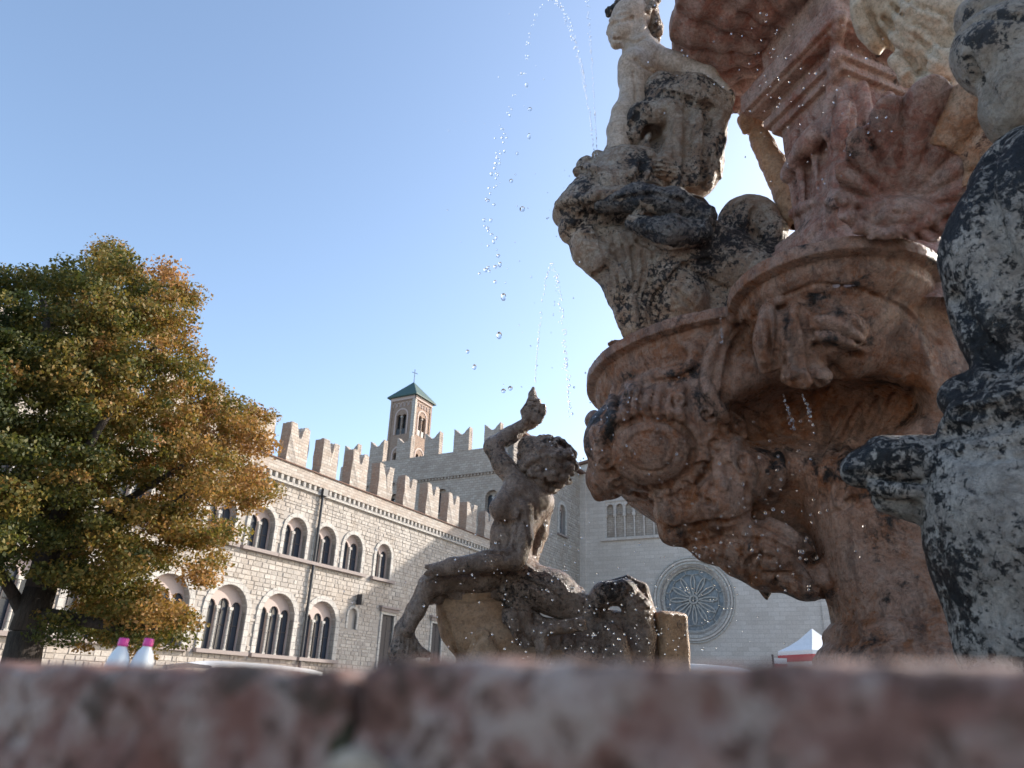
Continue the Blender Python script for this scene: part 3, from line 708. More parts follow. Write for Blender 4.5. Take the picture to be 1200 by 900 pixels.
# ============================================================ RIM, BASIN, BOTTLES
rimm = NT(mat('rim_marble'))
c = rimm.ramp(rimm.noise(24, 9, .72), [(.34, (.11, .045, .032)), (.45, (.25, .125, .095)), (.54, (.42, .32, .27)), (.64, (.30, .17, .13))])
c = rimm.mix(rimm.ramp(rimm.noise(11, 6, .7), [(.47, 0.), (.60, .9)]), c, (.20, .08, .056))
c = rimm.mix(rimm.ramp(rimm.noise(70, 5, .75), [(.38, 1.), (.48, 0.)]), c, (.09, .04, .025))
c = rimm.mix(rimm.ramp(rimm.noise(16, 6, .75, vec=rimm.coord((1, 1, 1.6))), [(.55, 0.), (.62, .85)]), c, (.055, .03, .015))
rimm.out(c, .8, rimm.bump(rimm.noise(120, 6, .7), .9, .005))
mossm = flat('moss', (.05, .042, .02), .95)
ra0 = np.array([-.249, .400]); ra1 = np.array([.132, .204]); rd_ = (ra1 - ra0) / np.linalg.norm(ra1 - ra0); rn = np.array([-rd_[1], rd_[0]])   # rn points away from camera
if rn[1] < 0: rn = -rn
rim = empty('basin_rim', (ra0[0], ra0[1], 0), 'mottled red stone basin rim, blurred, across the bottom of the view', 'stone rim')
ang = math.atan2(rd_[1], rd_[0])
def rp(s, t): p = ra0 + rd_ * s + rn * t; return p
joint = .213
def rim_block(s0, s1, top, seed, fine=True):
    c = rp((s0 + s1) / 2, .15); h = .004 if fine else .02; zc = CAMZ + top - .06
    cnr = [rp(s, t) for s in (s0, s1) for t in (-.03, .33)]
    S_ = Sculpt((min(p[0] for p in cnr) - .02, min(p[1] for p in cnr) - .02, CAMZ - .15), (max(p[0] for p in cnr) + .02, max(p[1] for p in cnr) + .02, CAMZ + .03), h)
    S_.rbox((c[0], c[1], zc), ((s1 - s0) / 2 - .0005, .15, .06), ang, .010, .004)
    for q_ in range(26 if fine else 0):
        p_ = rp(rnd.uniform(s0, s1), -.006 + rnd.uniform(-.004, .003)); S_.ell((*p_, CAMZ + top - rnd.uniform(0, .1)), (rnd.uniform(.008, .03), rnd.uniform(.004, .010), rnd.uniform(.004, .012)), .008, 's')
    return S_.build('block', rimm.m, rim, (ra0[0], ra0[1], 0), (.0028) if fine else .004, 30. + seed, 4, 1, 0)
rim_block(joint - .62, joint, .0085, 0); rim_block(joint, joint + .45, .0125, 2); rim_block(joint - 1.25, joint - .63, .010, 3, False); rim_block(joint + .46, joint + 1.1, .011, 3, False); rim_block(joint - 1.9, joint - 1.26, .010, 1, False)
t = MB(); j0 = rp(joint - .006, .01); 
jm = Sculpt((j0[0] - .05, j0[1] - .05, CAMZ - .13), (j0[0] + .05, j0[1] + .05, CAMZ + .02), .003)
for i in range(14): jm.cap((*rp(joint + rnd.uniform(-.010, .002), rnd.uniform(.004, .010)), CAMZ - .004 - i * .009), (*rp(joint + rnd.uniform(-.008, .002), .008), CAMZ - .012 - i * .009), rnd.uniform(.003, .007), .004, .004)
jm.build('moss', mossm, rim, (ra0[0], ra0[1], 0), .002, 90, 3)
# lower courses of the parapet
k_ = 0
for lev, (z0, z1) in enumerate(((1.1, CAMZ - .118), (.62, 1.095), (.12, .615), (0.0, .115))):
    s = -2.0 + lev * .3
    while s < 2.0:
        c = rp(s + .4, .16); b1 = MB().box(-.395, .395, -.13 - (.06 if lev == 3 else 0), .13, z0, z1 - .004).build('parapet_block', M['red_marble'], rim)
        b1.location = (c[0] - ra0[0], c[1] - ra0[1], 0); b1.rotation_euler = (0, 0, ang); s += .8
# pale pebble lodged against the front face
q_ = W(415, 903, .285)
pb = Sculpt(q_ - .04, q_ + .04, .002); pb.ell(q_, (.010, .008, .007), .002); pb.ell(q_ + np.array([.006, .008, -.006]), (.010, .012, .008), .004)
pb.build('pale_mortar_lump', M['cream'], rim, (ra0[0], ra0[1], 0), .001, 60, 3)
# far parts of the basin: parapet ring and water
axis = np.array([2.45, 4.55])
bas = empty('fountain_basin', (axis[0], axis[1], 0), 'dark pool and low red stone wall round the fountain, behind the rim', 'basin')
pts = [rp(-1.95, .15), np.array([-2.9, 2.6]), np.array([-2.4, 7.2]), np.array([.2, 9.9]), np.array([4.8, 9.9]), np.array([7.8, 7.0]), np.array([7.6, 2.2]), np.array([4.2, -.6]), rp(2.0, .15)]
for a, b_ in zip(pts[:-1], pts[1:]):
    d_ = b_ - a; L = np.linalg.norm(d_); o = MB().box(0, L, -.14, .14, 0, CAMZ - .05).build('wall_section', M['red_marble'], bas); o.location = (a[0] - axis[0], a[1] - axis[1], 0); o.rotation_euler = (0, 0, math.atan2(d_[1], d_[0]))
pw = [p for p in pts]
mesh_obj('water', [(p[0] - axis[0], p[1] - axis[1], 1.15) for p in pw], [tuple(range(len(pw)))], M['pool'], bas)
bp = NT(mat('white_plastic')); bp.out((.72, .76, .78), .35); pk = NT(mat('pink_plastic')); pk.out((.72, .06, .30), .35)
def bottle(px, label, lean):
    q = W(px, 748, 2.05); e_ = empty('plastic_bottle', (q[0], q[1], q[2] - .185 * .8), label, 'bottle', 'bottles left on the rim'); e_.rotation_euler = (0, R(lean), 0); e_.scale = (.8, .8, .8)
    prof = [(.0, 0), (.030, 0), (.033, .01), (.033, .095), (.0325, .112), (.029, .128), (.022, .146), (.0135, .160), (.0115, .168)]
    cap_ = [(.0115, .163), (.0145, .164), (.0145, .168), (.0138, .184), (.012, .186), (.0, .186)]
    for nm, pr, m_ in (('body', prof, bp.m), ('cap', cap_, pk.m)):
        n = 20; v = [(r_ * math.cos(2 * PI * i / n), r_ * math.sin(2 * PI * i / n), z_) for r_, z_ in pr for i in range(n)]
        f = [(k * n + i, k * n + (i + 1) % n, k * n + n + (i + 1) % n, k * n + n + i) for k in range(len(pr) - 1) for i in range(n)]
        mesh_obj(nm, v, f, m_, e_, True)
bottle(142, 'left of two small white bottles with pink caps on the rim below the tree', 3); bottle(169, 'right of two small white bottles with pink caps on the rim below the tree', 5)
lq = W(155, 748, 2.05); zl = W(142, 748, 2.05)[2] - .186 * .8
lg = MB().box(-.35, .35, -.12, .12, zl - .1, zl - .001).build('bottle_ledge', M['red_marble'], bas); lg.location = (lq[0] - axis[0], lq[1] - axis[1], 0); lg.rotation_euler = (0, 0, R(20))
o = MB().box(-.2, .2, -.08, .08, .0, zl - .101).build('ledge_pier', M['red_marble'], bas); o.location = (lq[0] - axis[0], lq[1] - axis[1], 0)
# ============================================================ FOUNTAIN
AX = np.array([2.45, 4.55]); FB = (AX[0], AX[1], 0)
ftn = empty('baroque_fountain', FB, 'towering red marble fountain with lobed basin, carved stem and shell bowl, right of centre', 'fountain')
def sstep(a, b_, x): t = np.clip((x - a) / (b_ - a), 0, 1); return t * t * (3 - 2 * t)
C1, R1 = (1.87, 5.42), 1.27
C2, R2_ = (1.98, 4.03), .63
C3, R3_ = (3.4, 5.5), 1.2
def lobes(X, Y, o1=0., o2=0.):
    d1 = np.sqrt((X - C1[0]) ** 2 + (Y - C1[1]) ** 2) - R1 - o1
    d2 = np.sqrt((X - C2[0]) ** 2 + (Y - C2[1]) ** 2) - R2_ - o2
    d3 = np.sqrt((X - C3[0]) ** 2 + (Y - C3[1]) ** 2) - R3_ - o1
    return np.minimum(np.minimum(d1, d2), d3)
H = 2.42
def bowl_fn(X, Y, Zw):
    z = Zw - CAMZ
    zz = [0.0, .25, .5, .8, 1.1, 1.3, 1.45, 1.6, 1.85, 2.05, 2.16, 2.2, 2.26, 2.3, 2.32, 2.34, 2.43, 2.5]
    oo = [-1.5, -1.5, -1.4, -1.2, -.75, -.5, -.30, -.17, -.08, -.10, -.13, -.10, -.075, -.07, -.065, .0, .0, -.02]      # left lobe offset
    o2 = [-.9, -.9, -.9, -.9, -.9, -.9, -.78, -.62, -.40, -.26, -.19, -.13, -.075, -.07, -.065, .0, .0, -.02]
    a = np.interp(z, zz, oo); b_ = np.interp(z, zz, o2)
    dl = lobes(X, Y, a, b_)
    rs_ = np.interp(z, [0, .35, .5, .9, 1.2, 1.5, 1.8], [.50, .47, .47, .50, .56, .64, .72])
    ds = np.sqrt((X - AX[0]) ** 2 + (Y - AX[1]) ** 2) - rs_
    k = .16; hh = np.maximum(k - np.abs(dl - ds), 0) / k
    d = np.minimum(dl, ds) - hh * hh * k * .25
    d = np.maximum(d, z - H)
    # hollow
    inn = np.maximum(np.maximum(lobes(X, Y, -.16, -.16), (2.2 - z)), -(np.sqrt((X - AX[0]) ** 2 + (Y - AX[1]) ** 2) - .62))
    d = np.maximum(d, -inn)
    return d * .8
def shell_pts(cx, cy, r, a0, a1, n=10, sq=1.):
    return [(cx + r * math.cos(R(a0 + (a1 - a0) * i / n)), cy + sq * r * math.sin(R(a0 + (a1 - a0) * i / n))) for i in range(n + 1)]
def spiral(cx, cy, r0, r1, a0, a1, n=16, sq=1.):
    return [(cx + (r0 + (r1 - r0) * i / n) * math.cos(R(a0 + (a1 - a0) * i / n)), cy + sq * (r0 + (r1 - r0) * i / n) * math.sin(R(a0 + (a1 - a0) * i / n))) for i in range(n + 1)]
S1 = Sculpt((.4, 3.3, CAMZ + .3), (4.0, 6.9, CAMZ + 2.5), .0108)
S1.op((.4, 3.3, CAMZ + .3), (4.4, 6.9, CAMZ + 2.5), bowl_fn)
# cartouche mass and hanging leaf lobes
S1.blob(760, 518, 4.95, 76, 58, 60, k=30)
S1.blob(712, 560, 5.2, 26, 26, 40, k=16); S1.blob(702, 578, 5.2, 9, 10, 9, k=4); S1.blob(697, 492, 5.15, 12, 12, 20, k=4)
S1.blob(800, 600, 5.05, 34, 30, 40, k=16); S1.blob(792, 625, 5.1, 20, 16, 26, k=10); S1.blob(845, 590, 4.85, 34, 34, 36, k=12)
S1.blob(850, 640, 5.1, 42, 24, 40, k=16); S1.blob(905, 660, 5.05, 42, 34, 40, k=14); S1.blob(895, 640, 4.95, 46, 30, 40, k=14); S1.blob(945, 682, 5.0, 28, 22, 32, k=10)
S1.blob(868, 655, 5.0, 26, 22, 24, k=8)
S1.blob(722, 397, 5.12, 13, 12, 18, k=6)
# grotesque under the front lobe
S1.blob(940, 398, 4.16, 44, 42, 24, k=10); S1.blob(903, 398, 4.16, 20, 40, 20, k=6); S1.blob(985, 388, 4.1, 30, 26, 22, k=8); S1.blob(945, 442, 4.2, 30, 16, 24, k=8)
S1.blob(1078, 420, 4.55, 16, 75, 24, ang=-20, k=10); S1.blob(845, 430, 4.75, 26, 44, 34, ang=20, k=12); S1.blob(880, 540, 4.85, 40, 40, 40, k=20)
S1.blob(960, 486, 4.72, 104, 40, 66, ang=-6, k=44, mode='s')
# carving
S = S1.stroke
S([(884, 372), (912, 350), (955, 332), (1010, 338), (1060, 362), (1100, 402)], 2.2, 's')
for e_ in ((52, 42), (62, 51)):
    S([(762 + e_[0] * math.cos(a), 530 + e_[1] * math.sin(a)) for a in [2 * PI * i / 28 for i in range(29)]], 4.5, 'u' if e_[0] == 62 else 's')
S([(762 + 30 * math.cos(a), 530 + 24 * math.sin(a)) for a in [2 * PI * i / 20 for i in range(21)]], 2.0, 's')
S([(742, 470), (746, 450), (765, 440), (795, 437), (815, 425), (818, 408), (806, 405)], 6.5, 'u'); S([(742, 470), (745, 458), (738, 452)], 6, 'u'); S(spiral(742, 462, 9, 2, 0, 400), 2.5, 's')
S([(748, 456), (768, 447), (798, 443), (818, 430)], 1.8, 's')
for i in range(7):
    x = 722 + i * 13; S([(x, 455 + (i % 2) * 6), (x - 7, 475), (x - 2, 490)], 5 - (i % 3), 'u'); S([(x + 7, 458), (x + 2, 480)], 2.4, 's')
for cx, cy, r, a in ((795, 470, 15, 90), (828, 485, 14, 0), (838, 520, 17, 40), (826, 548, 14, 200), (845, 560, 13, 300), (700, 505, 10, 100), (708, 540, 12, 10), (722, 566, 12, 60), (770, 580, 13, 10), (805, 572, 14, 200), (860, 500, 16, 20), (872, 540, 14, 100)):
    S(spiral(cx, cy, r, 3, a, a + 500, 22), 2.6, 'u'); S(spiral(cx, cy, r * .75, 2, a, a + 420, 18), 1.8, 's')
for i in range(9): S([(700 + i * 14, 570 - abs(i - 4) * 0 + (i % 2) * 4), (712 + i * 14, 585), (735 + i * 12, 590)], 2.2, 's')
S([(845, 478), (870, 500), (862, 530), (840, 545), (848, 572)], 6, 'u'); S([(820, 590), (818, 570), (830, 560)], 3, 's')
S([(835, 565), (825, 590), (836, 612), (862, 612), (880, 600)], 3, 's'); S([(880, 560), (872, 595), (900, 600)], 3.2, 's')
S([(780, 585), (800, 578), (835, 590)], 3, 's'); S([(782, 622), (815, 616), (850, 610)], 3.4, 's'); S([(795, 642), (840, 632), (900, 632), (945, 660), (968, 700)], 3.0, 's')
S([(880, 600), (930, 625), (965, 665), (975, 705)], 4.2, 'u'); S([(882, 608), (925, 632), (958, 672)], 2.4, 's')
S([(905, 655), (885, 650), (872, 665), (880, 682)], 3, 's'); S([(895, 672), (930, 672), (958, 690)], 3, 's')
for i in range(6): S([(800 + i * 22, 612 + i * 5), (806 + i * 22, 628 + i * 5), (802 + i * 21, 645 + i * 8)], 1.8, 's')
for x0, y0, x1_, y1_ in ((898, 362, 896, 440), (918, 358, 922, 450), (938, 360, 952, 445), (912, 352, 908, 430)): S([(x0, y0), ((x0 + x1_) / 2 + 3, (y0 + y1_) / 2), (x1_, y1_)], 3.2, 's')
S([(896, 440), (892, 400), (896, 360), (915, 352)], 5, 'u'); S([(930, 440), (925, 400), (932, 358)], 4.5, 'u')
for a in (0, 1, 2): S([(955, 352 + a * 22), (975, 358 + a * 18), (1000, 372 + a * 16), (1014, 392 + a * 10)], 5.5, 'u', r1=2); S([(952, 365 + a * 22), (975, 372 + a * 18), (1005, 388 + a * 14)], 2.6, 's')
S([(950, 350), (942, 380), (960, 410), (985, 440)], 4, 's'); S(spiral(940, 448, 16, 3, 200, 560), 3, 'u'); S(spiral(960, 452, 16, 3, 0, 360), 3, 's')
S([(860, 372), (835, 410), (825, 450), (850, 490)], 6, 'u'); S([(875, 380), (856, 420), (850, 470), (872, 510)], 5, 's')
S([(860, 475), (900, 500), (960, 515), (1030, 520)], 5, 's'); S([(880, 545), (885, 575), (900, 590), (915, 560), (912, 530)], 5, 'u')
for i in range(5): S([(990 + i * 20, 480 - i * 6), (960 + i * 18, 530), (950 + i * 16, 590)], 3.5, 's')
S([(980, 600), (1040, 560), (1100, 550)], 4, 's')
bowl = S1.build('lobed_basin', M['brown_marble'], ftn, FB, .004, 9., 5, 1, .004, 30.)
# base block and torus under the stem
S2 = Sculpt((1.4, 3.5, CAMZ - .8), (3.5, 5.6, CAMZ + .56), .02)
def base_fn(X, Y, Zw):
    z = Zw - CAMZ
    rr_ = np.interp(z, [-.8, .28, .30, .33, .37, .40, .44, .5], [.60, .60, .585, .57, .52, .53, .52, .46])
    a = np.sqrt((X - AX[0]) ** 2 + (Y - AX[1]) ** 2) - rr_
    return np.maximum(a, z - .5) * .85
S2.op((1.4, 3.5, CAMZ - .8), (3.5, 5.6, CAMZ + .56), base_fn)
S2.build('stem_base', M['brown_marble'], ftn, FB, .012, 5., 4, 1)
MB().cyl((0, 0, 0), (0, 0, CAMZ - .79), .9, .8, n=24).build('pool_plinth', M['brown_marble'], ftn, True)

# upper pedestal above the basin
PANG = math.atan2(.93, -.36)     # heading of the left-hand face
PC = np.array([2.50, 4.45])
S3 = Sculpt((1.5, 3.5, CAMZ + 2.2), (3.7, 5.6, CAMZ + 5.4), .0125)
S3.cap((PC[0], PC[1], CAMZ + 2.2), (PC[0], PC[1], CAMZ + 3.5), .78, .36, .1)
for zc, hf, hz in ((3.05, .50, .06), (3.16, .44, .05), (3.7, .33, .62), (4.28, .38, .035), (4.36, .42, .04), (4.45, .37, .06), (4.54, .48, .035), (4.62, .53, .09), (4.77, .45, .06), (5.05, .38, .3)):
    S3.rbox((PC[0], PC[1], CAMZ + zc), (hf, hf, hz), PANG, .012, .012)
# pilaster strip at the near corner, small colonnettes, leaf brackets
cd = np.array([math.cos(PANG), math.sin(PANG)]); cn = np.array([cd[1], -cd[0]])
near = PC - cd * .33 - cn * 0
def pp(u_, v_): return PC + cd * u_ + cn * v_
for u_ in (-.30, -.16, .0, .16):
    p = pp(u_, -.36); S3.cap((*p, CAMZ + 3.2), (*p, CAMZ + 4.1), .035, .03, .02)
for v_ in (-.2, .05, .28): p = pp(-.36, v_); S3.cap((*p, CAMZ + 3.2), (*p, CAMZ + 4.15), .05, .045, .03)
q = S3.stroke
for x in (948, 962, 976, 992): q([(x, 190), (x - 2, 240)], 2.2, 's')
q([(985, 20), (978, 70), (975, 110), (972, 160)], 5, 'u'); q([(955, 160), (935, 185), (925, 205)], 8, 'u'); q([(962, 150), (950, 165), (940, 175)], 9, 'u'); q([(990, 130), (985, 200), (980, 260)], 9, 'u'); q([(1000, 120), (996, 200)], 2.5, 's')
q([(930, 250), (960, 235), (990, 240)], 5, 'u')
q([(905, 310), (950, 292), (1000, 295), (1060, 315)], 4, 'u')
q([(1002, 300), (1050, 280), (1100, 262)], 9, 'u'); q([(1000, 288), (1050, 270), (1090, 256)], 3, 's'); q([(960, 262), (945, 285)], 4, 'u')
S3.build('upper_pedestal', M['red_marble'], ftn, FB, .002, 11., 5, 1, .004, 34)
# scallop shell volute hanging on the pedestal
S4 = Sculpt((1.4, 2.5, CAMZ + 2.2), (3.9, 4.7, CAMZ + 4.5), .0125)
SC = W(1054, 246, 3.92); SM = PX(1054, 246, 3.92); sv = ray(1054, 246); sv = sv / np.linalg.norm(sv)
se1 = rt - sv * (rt @ sv); se1 /= np.linalg.norm(se1); se2 = np.cross(se1, sv)
TH = [-200, -150, -120, -90, -60, -30, 0, 25, 35, 48, 68, 90, 110, 130, 150, 165, 180, 200, 260]
RH = [50, 34, 28, 30, 40, 60, 95, 128, 146, 158, 150, 138, 118, 98, 82, 72, 68, 56, 30]
def shell_fn(lo_=-999., hi_=999., rin=0., proud=0.):
    def fn(X, Y, Zw):
        dx = X - SC[0]; dy = Y - SC[1]; dz = Zw - SC[2]
        a = (dx * se1[0] + dy * se1[1] + dz * se1[2]) / SM; b_ = (dx * se2[0] + dy * se2[1] + dz * se2[2]) / SM; c_ = (dx * sv[0] + dy * sv[1] + dz * sv[2]) / SM
        rho = np.sqrt(a * a + b_ * b_) + 1e-5; th = np.degrees(np.arctan2(b_, a)); th = np.where(th < -110, th + 360, th)
        rm = np.interp(th, TH, RH); rib = np.abs(np.cos(np.radians(th * 180 / 21.))) ; u_ = rho / rm
        rm2 = rm * (.93 + .09 * rib)
        sfc = -10 * u_ + 16 * (u_ - .55) ** 2 - 26 * rib ** .6 * np.clip(u_ - .1, 0, 1) - proud
        d = np.maximum(np.maximum(sfc - c_, c_ - sfc - 42), rho - rm2)
        d = np.maximum(d, np.maximum((lo_ - th), (th - hi_)) * rho * .0175)
        d = np.maximum(d, rin * rm - rho)
        return (d * SM * .55).astype(np.float32)
    return fn
BXL, BXH = SC - 165 * SM, SC + 165 * SM
S4.op(BXL, BXH, shell_fn(), .01)
S4.blob(1050, 250, 3.9, 42, 20, 22, k=6); S4.stroke(spiral(1052, 248, 28, 4, 160, 520, 26, .55), 2.0, 's', k=1)
S4.stroke([(990, 236), (1000, 262), (1035, 276), (1080, 264), (1110, 244)], 5, 'u', k=2)
S4.build('scallop_shell', M['red_marble'], ftn, FB, .003, 11., 5, 1, .004, 34)
S4b = Sculpt((1.5, 2.5, CAMZ + 2.4), (3.9, 4.6, CAMZ + 4.4), .014)
S4b.op(BXL, BXH, shell_fn(22, 74, .5, 4), .01)  # upper right sector of ribs, slightly proud and coloured paler orange-pink
S4b.build('shell_rib', M['peach'], ftn, FB, .004, 12, 4, 1, .004, 30)['label'] = 'orange-pink ribs of the shell'
# great shell bowl overhead
S5 = Sculpt((.7, 2.9, CAMZ + 4.5), (4.1, 6.2, CAMZ + 5.6), .016)
def sh_fn(X, Y, Zw):
    z = Zw - CAMZ; dx = X - 2.45; dy = Y - 4.55; r = np.sqrt(dx * dx + dy * dy) + 1e-6; th = np.arctan2(dy, dx)
    rib = np.abs(np.sin(th * 12 + .4 * np.sin(th * 3))) ** .6; sc_ = 1.16 + .05 * rib
    prof = 5.10 + .36 * (r / 1.2) ** 2.0 - .10 * rib * np.clip(r / 1.2, 0, 1) - .02 * np.sin(r * 26)
    d = np.abs(z - prof - .06) - .06
    return np.maximum(d * .7, r - sc_)
S5.op((.7, 2.9, CAMZ + 4.5), (4.1, 6.2, CAMZ + 5.6), sh_fn)
S5.build('shell_bowl', M['red_marble'], ftn, FB, .006, 8., 4, 1, .004, 30)
# cream shield with scrolled edge
S6 = Sculpt((1.9, 2.5, CAMZ + 2.9), (3.6, 4.4, CAMZ + 5.0), .013)
S6.blob(1070, 5, 3.95, 68, 52, 14, ang=20, k=10); S6.blob(1095, 50, 3.92, 42, 60, 14, ang=-28, k=10); S6.blob(1108, 82, 3.9, 22, 24, 12, k=8); S6.blob(1028, 20, 3.95, 26, 36, 12, ang=-20, k=8)
for a in ([(1005, 0), (1008, 22), (1022, 45), (1035, 62), (1030, 72), (1020, 66)], [(1032, 62), (1050, 70), (1065, 84), (1060, 96), (1072, 90), (1090, 100), (1110, 106), (1126, 98)], [(1126, 98), (1122, 70), (1130, 40), (1135, 20), (1128, 8)]):
    S6.stroke(a, 6, 'u'); S6.stroke([(x + 9, y - 8) for x, y in a], 2.6, 's')
for a in ([(1040, 10), (1060, 30), (1085, 42), (1100, 60)], [(1050, 0), (1075, 15), (1100, 20), (1112, 36)], [(1065, 45), (1085, 62), (1102, 78)], [(1030, 25), (1048, 45), (1068, 60)]): S6.stroke(a, 3, 'u'); S6.stroke([(x + 5, y - 5) for x, y in a], 1.8, 's')
S6.stroke(spiral(1068, 88, 9, 2, 180, 560), 2.2, 'u')
S6.build('cream_shield', M['cream'], ftn, FB, .004, 10, 3, 1)

# ============================================================ SEATED YOUTH ON THE GROTESQUE HEAD
YB = W(800, 330, 5.2)
gro = empty('grotesque_head', YB, 'carved grotesque beast head bracket under the seated youth, blackened and weathered', 'sculpture')
G = Sculpt(W(640, 400, 5.2) - np.array([.15, .6, .35]), W(915, 165, 5.2) + np.array([.25, .6, .2]), .0105)
r0 = 5.1
G.blob(720, 225, r0, 46, 34, 44, ang=10, k=12); G.blob(690, 238, r0, 32, 30, 40, k=10); G.blob(662, 246, r0, 14, 20, 20, ang=20, k=8); G.blob(668, 268, r0, 14, 18, 18, k=6)
G.blob(690, 288, r0, 22, 26, 30, k=8); G.blob(684, 300, r0, 12, 14, 18, k=6); G.blob(705, 310, r0, 22, 16, 24, k=8); G.blob(686, 197, r0, 12, 14, 12, k=4); G.blob(700, 205, r0, 14, 10, 14, k=5); G.blob(730, 195, r0, 34, 22, 34, k=10)
G.limb([(720, 300, r0, 34), (735, 340, r0, 24), (742, 372, r0, 18), (740, 388, r0, 13)], 10)
G.limb([(760, 290, r0, 34), (790, 320, r0, 36), (800, 350, r0 - .05, 30)], 14); G.limb([(780, 300, r0 + .1, 40), (850, 310, r0 + .1, 38), (890, 322, r0, 26)], 14)
G.limb([(700, 232, r0 - .25, 12), (760, 235, r0 - .3, 20), (810, 250, r0 - .2, 20), (835, 275, r0 - .1, 14)], 8); G.limb([(745, 260, r0 - .3, 12), (790, 285, r0 - .3, 14), (825, 280, r0 - .2, 10)], 5)
G.blob(878, 262, r0 + .25, 37, 34, 40, k=10); G.blob(905, 275, r0 + .2, 18, 22, 24, k=8); G.blob(850, 285, r0 + .2, 26, 20, 26, k=8)
G.blob(800, 392, r0 + .3, 62, 40, 60, k=14); G.blob(868, 362, r0 + .35, 60, 36, 60, k=14); G.blob(735, 262, r0 + .12, 48, 62, 36, k=16); G.blob(770, 345, r0 + .12, 46, 34, 34, k=16); G.blob(840, 330, r0 + .16, 60, 34, 34, k=16); G.blob(745, 215, r0 + .1, 50, 40, 34, k=14); G.blob(900, 310, r0 + .2, 40, 26, 34, k=14)
t = G.stroke
for a in ([(655, 240), (668, 232), (685, 235), (700, 228)], [(672, 205), (684, 195), (698, 200)], [(665, 262), (680, 258), (700, 262), (712, 255)]): t(a, 5, 'u')
t([(676, 198), (690, 202), (700, 210)], 3, 's')
for a in ([(668, 255), (690, 250), (712, 244)], [(678, 275), (698, 280), (715, 272)], [(686, 245), (700, 240)], [(690, 325), (708, 318), (725, 300)]): t(a, 3.2, 's')
t([(706, 268), (718, 285), (722, 300)], 8, 's')
t(spiral(694, 242, 9, 3, 0, 360), 3, 'u')
for i in range(6): t([(705 + i * 12, 285 + i * 2), (712 + i * 11, 320), (724 + i * 6, 350), (730 + i * 4, 380)], 2.4, 's')
t([(712, 300), (728, 320), (742, 355), (746, 385)], 4, 'u')
for i in range(9):
    x = 710 + rnd.uniform(0, 110); y = 185 + rnd.uniform(0, 50); t([(x, y), (x + rnd.uniform(-12, 12), y + rnd.uniform(4, 14)), (x + rnd.uniform(-16, 16), y + 18)], rnd.uniform(2, 4), rnd.choice('us'))
t([(700, 245), (750, 250), (800, 262), (830, 272)], 2.6, 's'); t([(720, 228), (770, 230), (820, 245)], 2.6, 's'); t([(765, 268), (790, 276), (825, 268)], 3, 's'); t([(748, 282), (780, 298), (818, 292)], 3, 's')
for a in ([(770, 390), (765, 350), (800, 310), (830, 305)], [(800, 310), (850, 340)], [(790, 340), (810, 360)]): t(a, 3.4, 's')
t([(856, 250), (868, 235), (890, 236), (900, 255)], 3, 's'); t([(885, 245), (880, 268), (892, 285)], 4, 's')
G.build('carved_head', M['grey_lichen'], gro, YB, .006, 12., 5, 1, .008, 36.)
G2 = Sculpt(W(690, 300, 4.9) - np.array([.1, .4, .1]), W(850, 215, 4.9) + np.array([.1, .5, .1]), .0125)
G2.limb([(705, 240, 4.83, 9), (745, 232, 4.78, 17), (790, 238, 4.78, 18), (826, 255, 4.85, 15)], 6); G2.limb([(742, 262, 4.80, 10), (785, 272, 4.76, 20), (822, 272, 4.8, 14)], 5)
for a in ([(720, 235), (760, 226), (800, 236)], [(735, 252), (780, 252), (820, 262)], [(750, 285), (790, 290)]): G2.stroke(a, 2.4, 's')
G2.build('black_headcloth', M['dark_lichen'], gro, YB, .009, 12, 4, 1, .01, 35)
yo = W(790, 235, 5.15)
youth = empty('seated_youth_statue', yo, 'pale marble seated youth statue looking down to the left, high on the fountain', 'statue')
B = Sculpt(W(700, 240, 5.2) - np.array([.25, .7, .2]), W(865, -10, 5.2) + np.array([.2, .8, .45]), .0115)
ry = 5.2
B.blob(739, 24, ry, 24, 26, 26, ang=10, k=5); B.blob(728, 38, ry - .06, 15, 18, 18, ang=20, k=6); B.blob(722, 50, ry - .08, 7, 8, 9, k=4)
B.limb([(748, 44, ry, 14), (752, 60, ry, 17)], 8)
B.limb([(752, 68, ry, 23), (744, 92, ry - .02, 18), (742, 112, ry - .02, 14), (746, 140, ry, 18)], 10); B.blob(740, 74, ry - .1, 15, 16, 16, k=8); B.limb([(738, 110, ry - .04, 10), (730, 132, ry - .1, 13), (726, 154, ry - .12, 14), (724, 176, ry - .12, 14)], 5)
B.limb([(762, 66, ry, 15), (795, 76, ry, 13), (828, 92, ry - .02, 12), (846, 108, ry - .05, 10)], 8)
t = B.stroke
t([(716, 24), (722, 18), (734, 15)], 2.4, 'u'); t([(719, 24), (713, 36), (714, 40), (720, 41)], 2.6, 'u'); t([(718, 28), (726, 24)], 2.2, 's'); t([(731, 24), (741, 21)], 2.2, 's'); t([(718, 46), (728, 46)], 1.8, 's'); t([(716, 48), (726, 50)], 1.6, 'u'); t([(752, 24), (756, 32), (751, 36)], 2, 'u')
t([(735, 48), (746, 52), (757, 42)], 1.8, 's'); t([(745, 70), (752, 80), (768, 84)], 1.8, 's'); t([(742, 84), (746, 105), (744, 128)], 1.6, 's'); t(spiral(747, 30, 5, 1, 0, 300), 1.3, 'u')
B.build('body', M['smooth_grey'], youth, yo, .005, 8, 3, 1, .002, 40)
Hh = Sculpt(W(700, 70, 5.2) - np.array([.1, .4, .1]), W(785, -15, 5.2) + np.array([.1, .5, .25]), .009)
Hh.blob(750, 12, ry + .03, 21, 19, 24, ang=20, k=5); Hh.limb([(762, 18, ry + .03, 10), (769, 34, ry + .05, 8), (768, 48, ry + .05, 5)], 4)
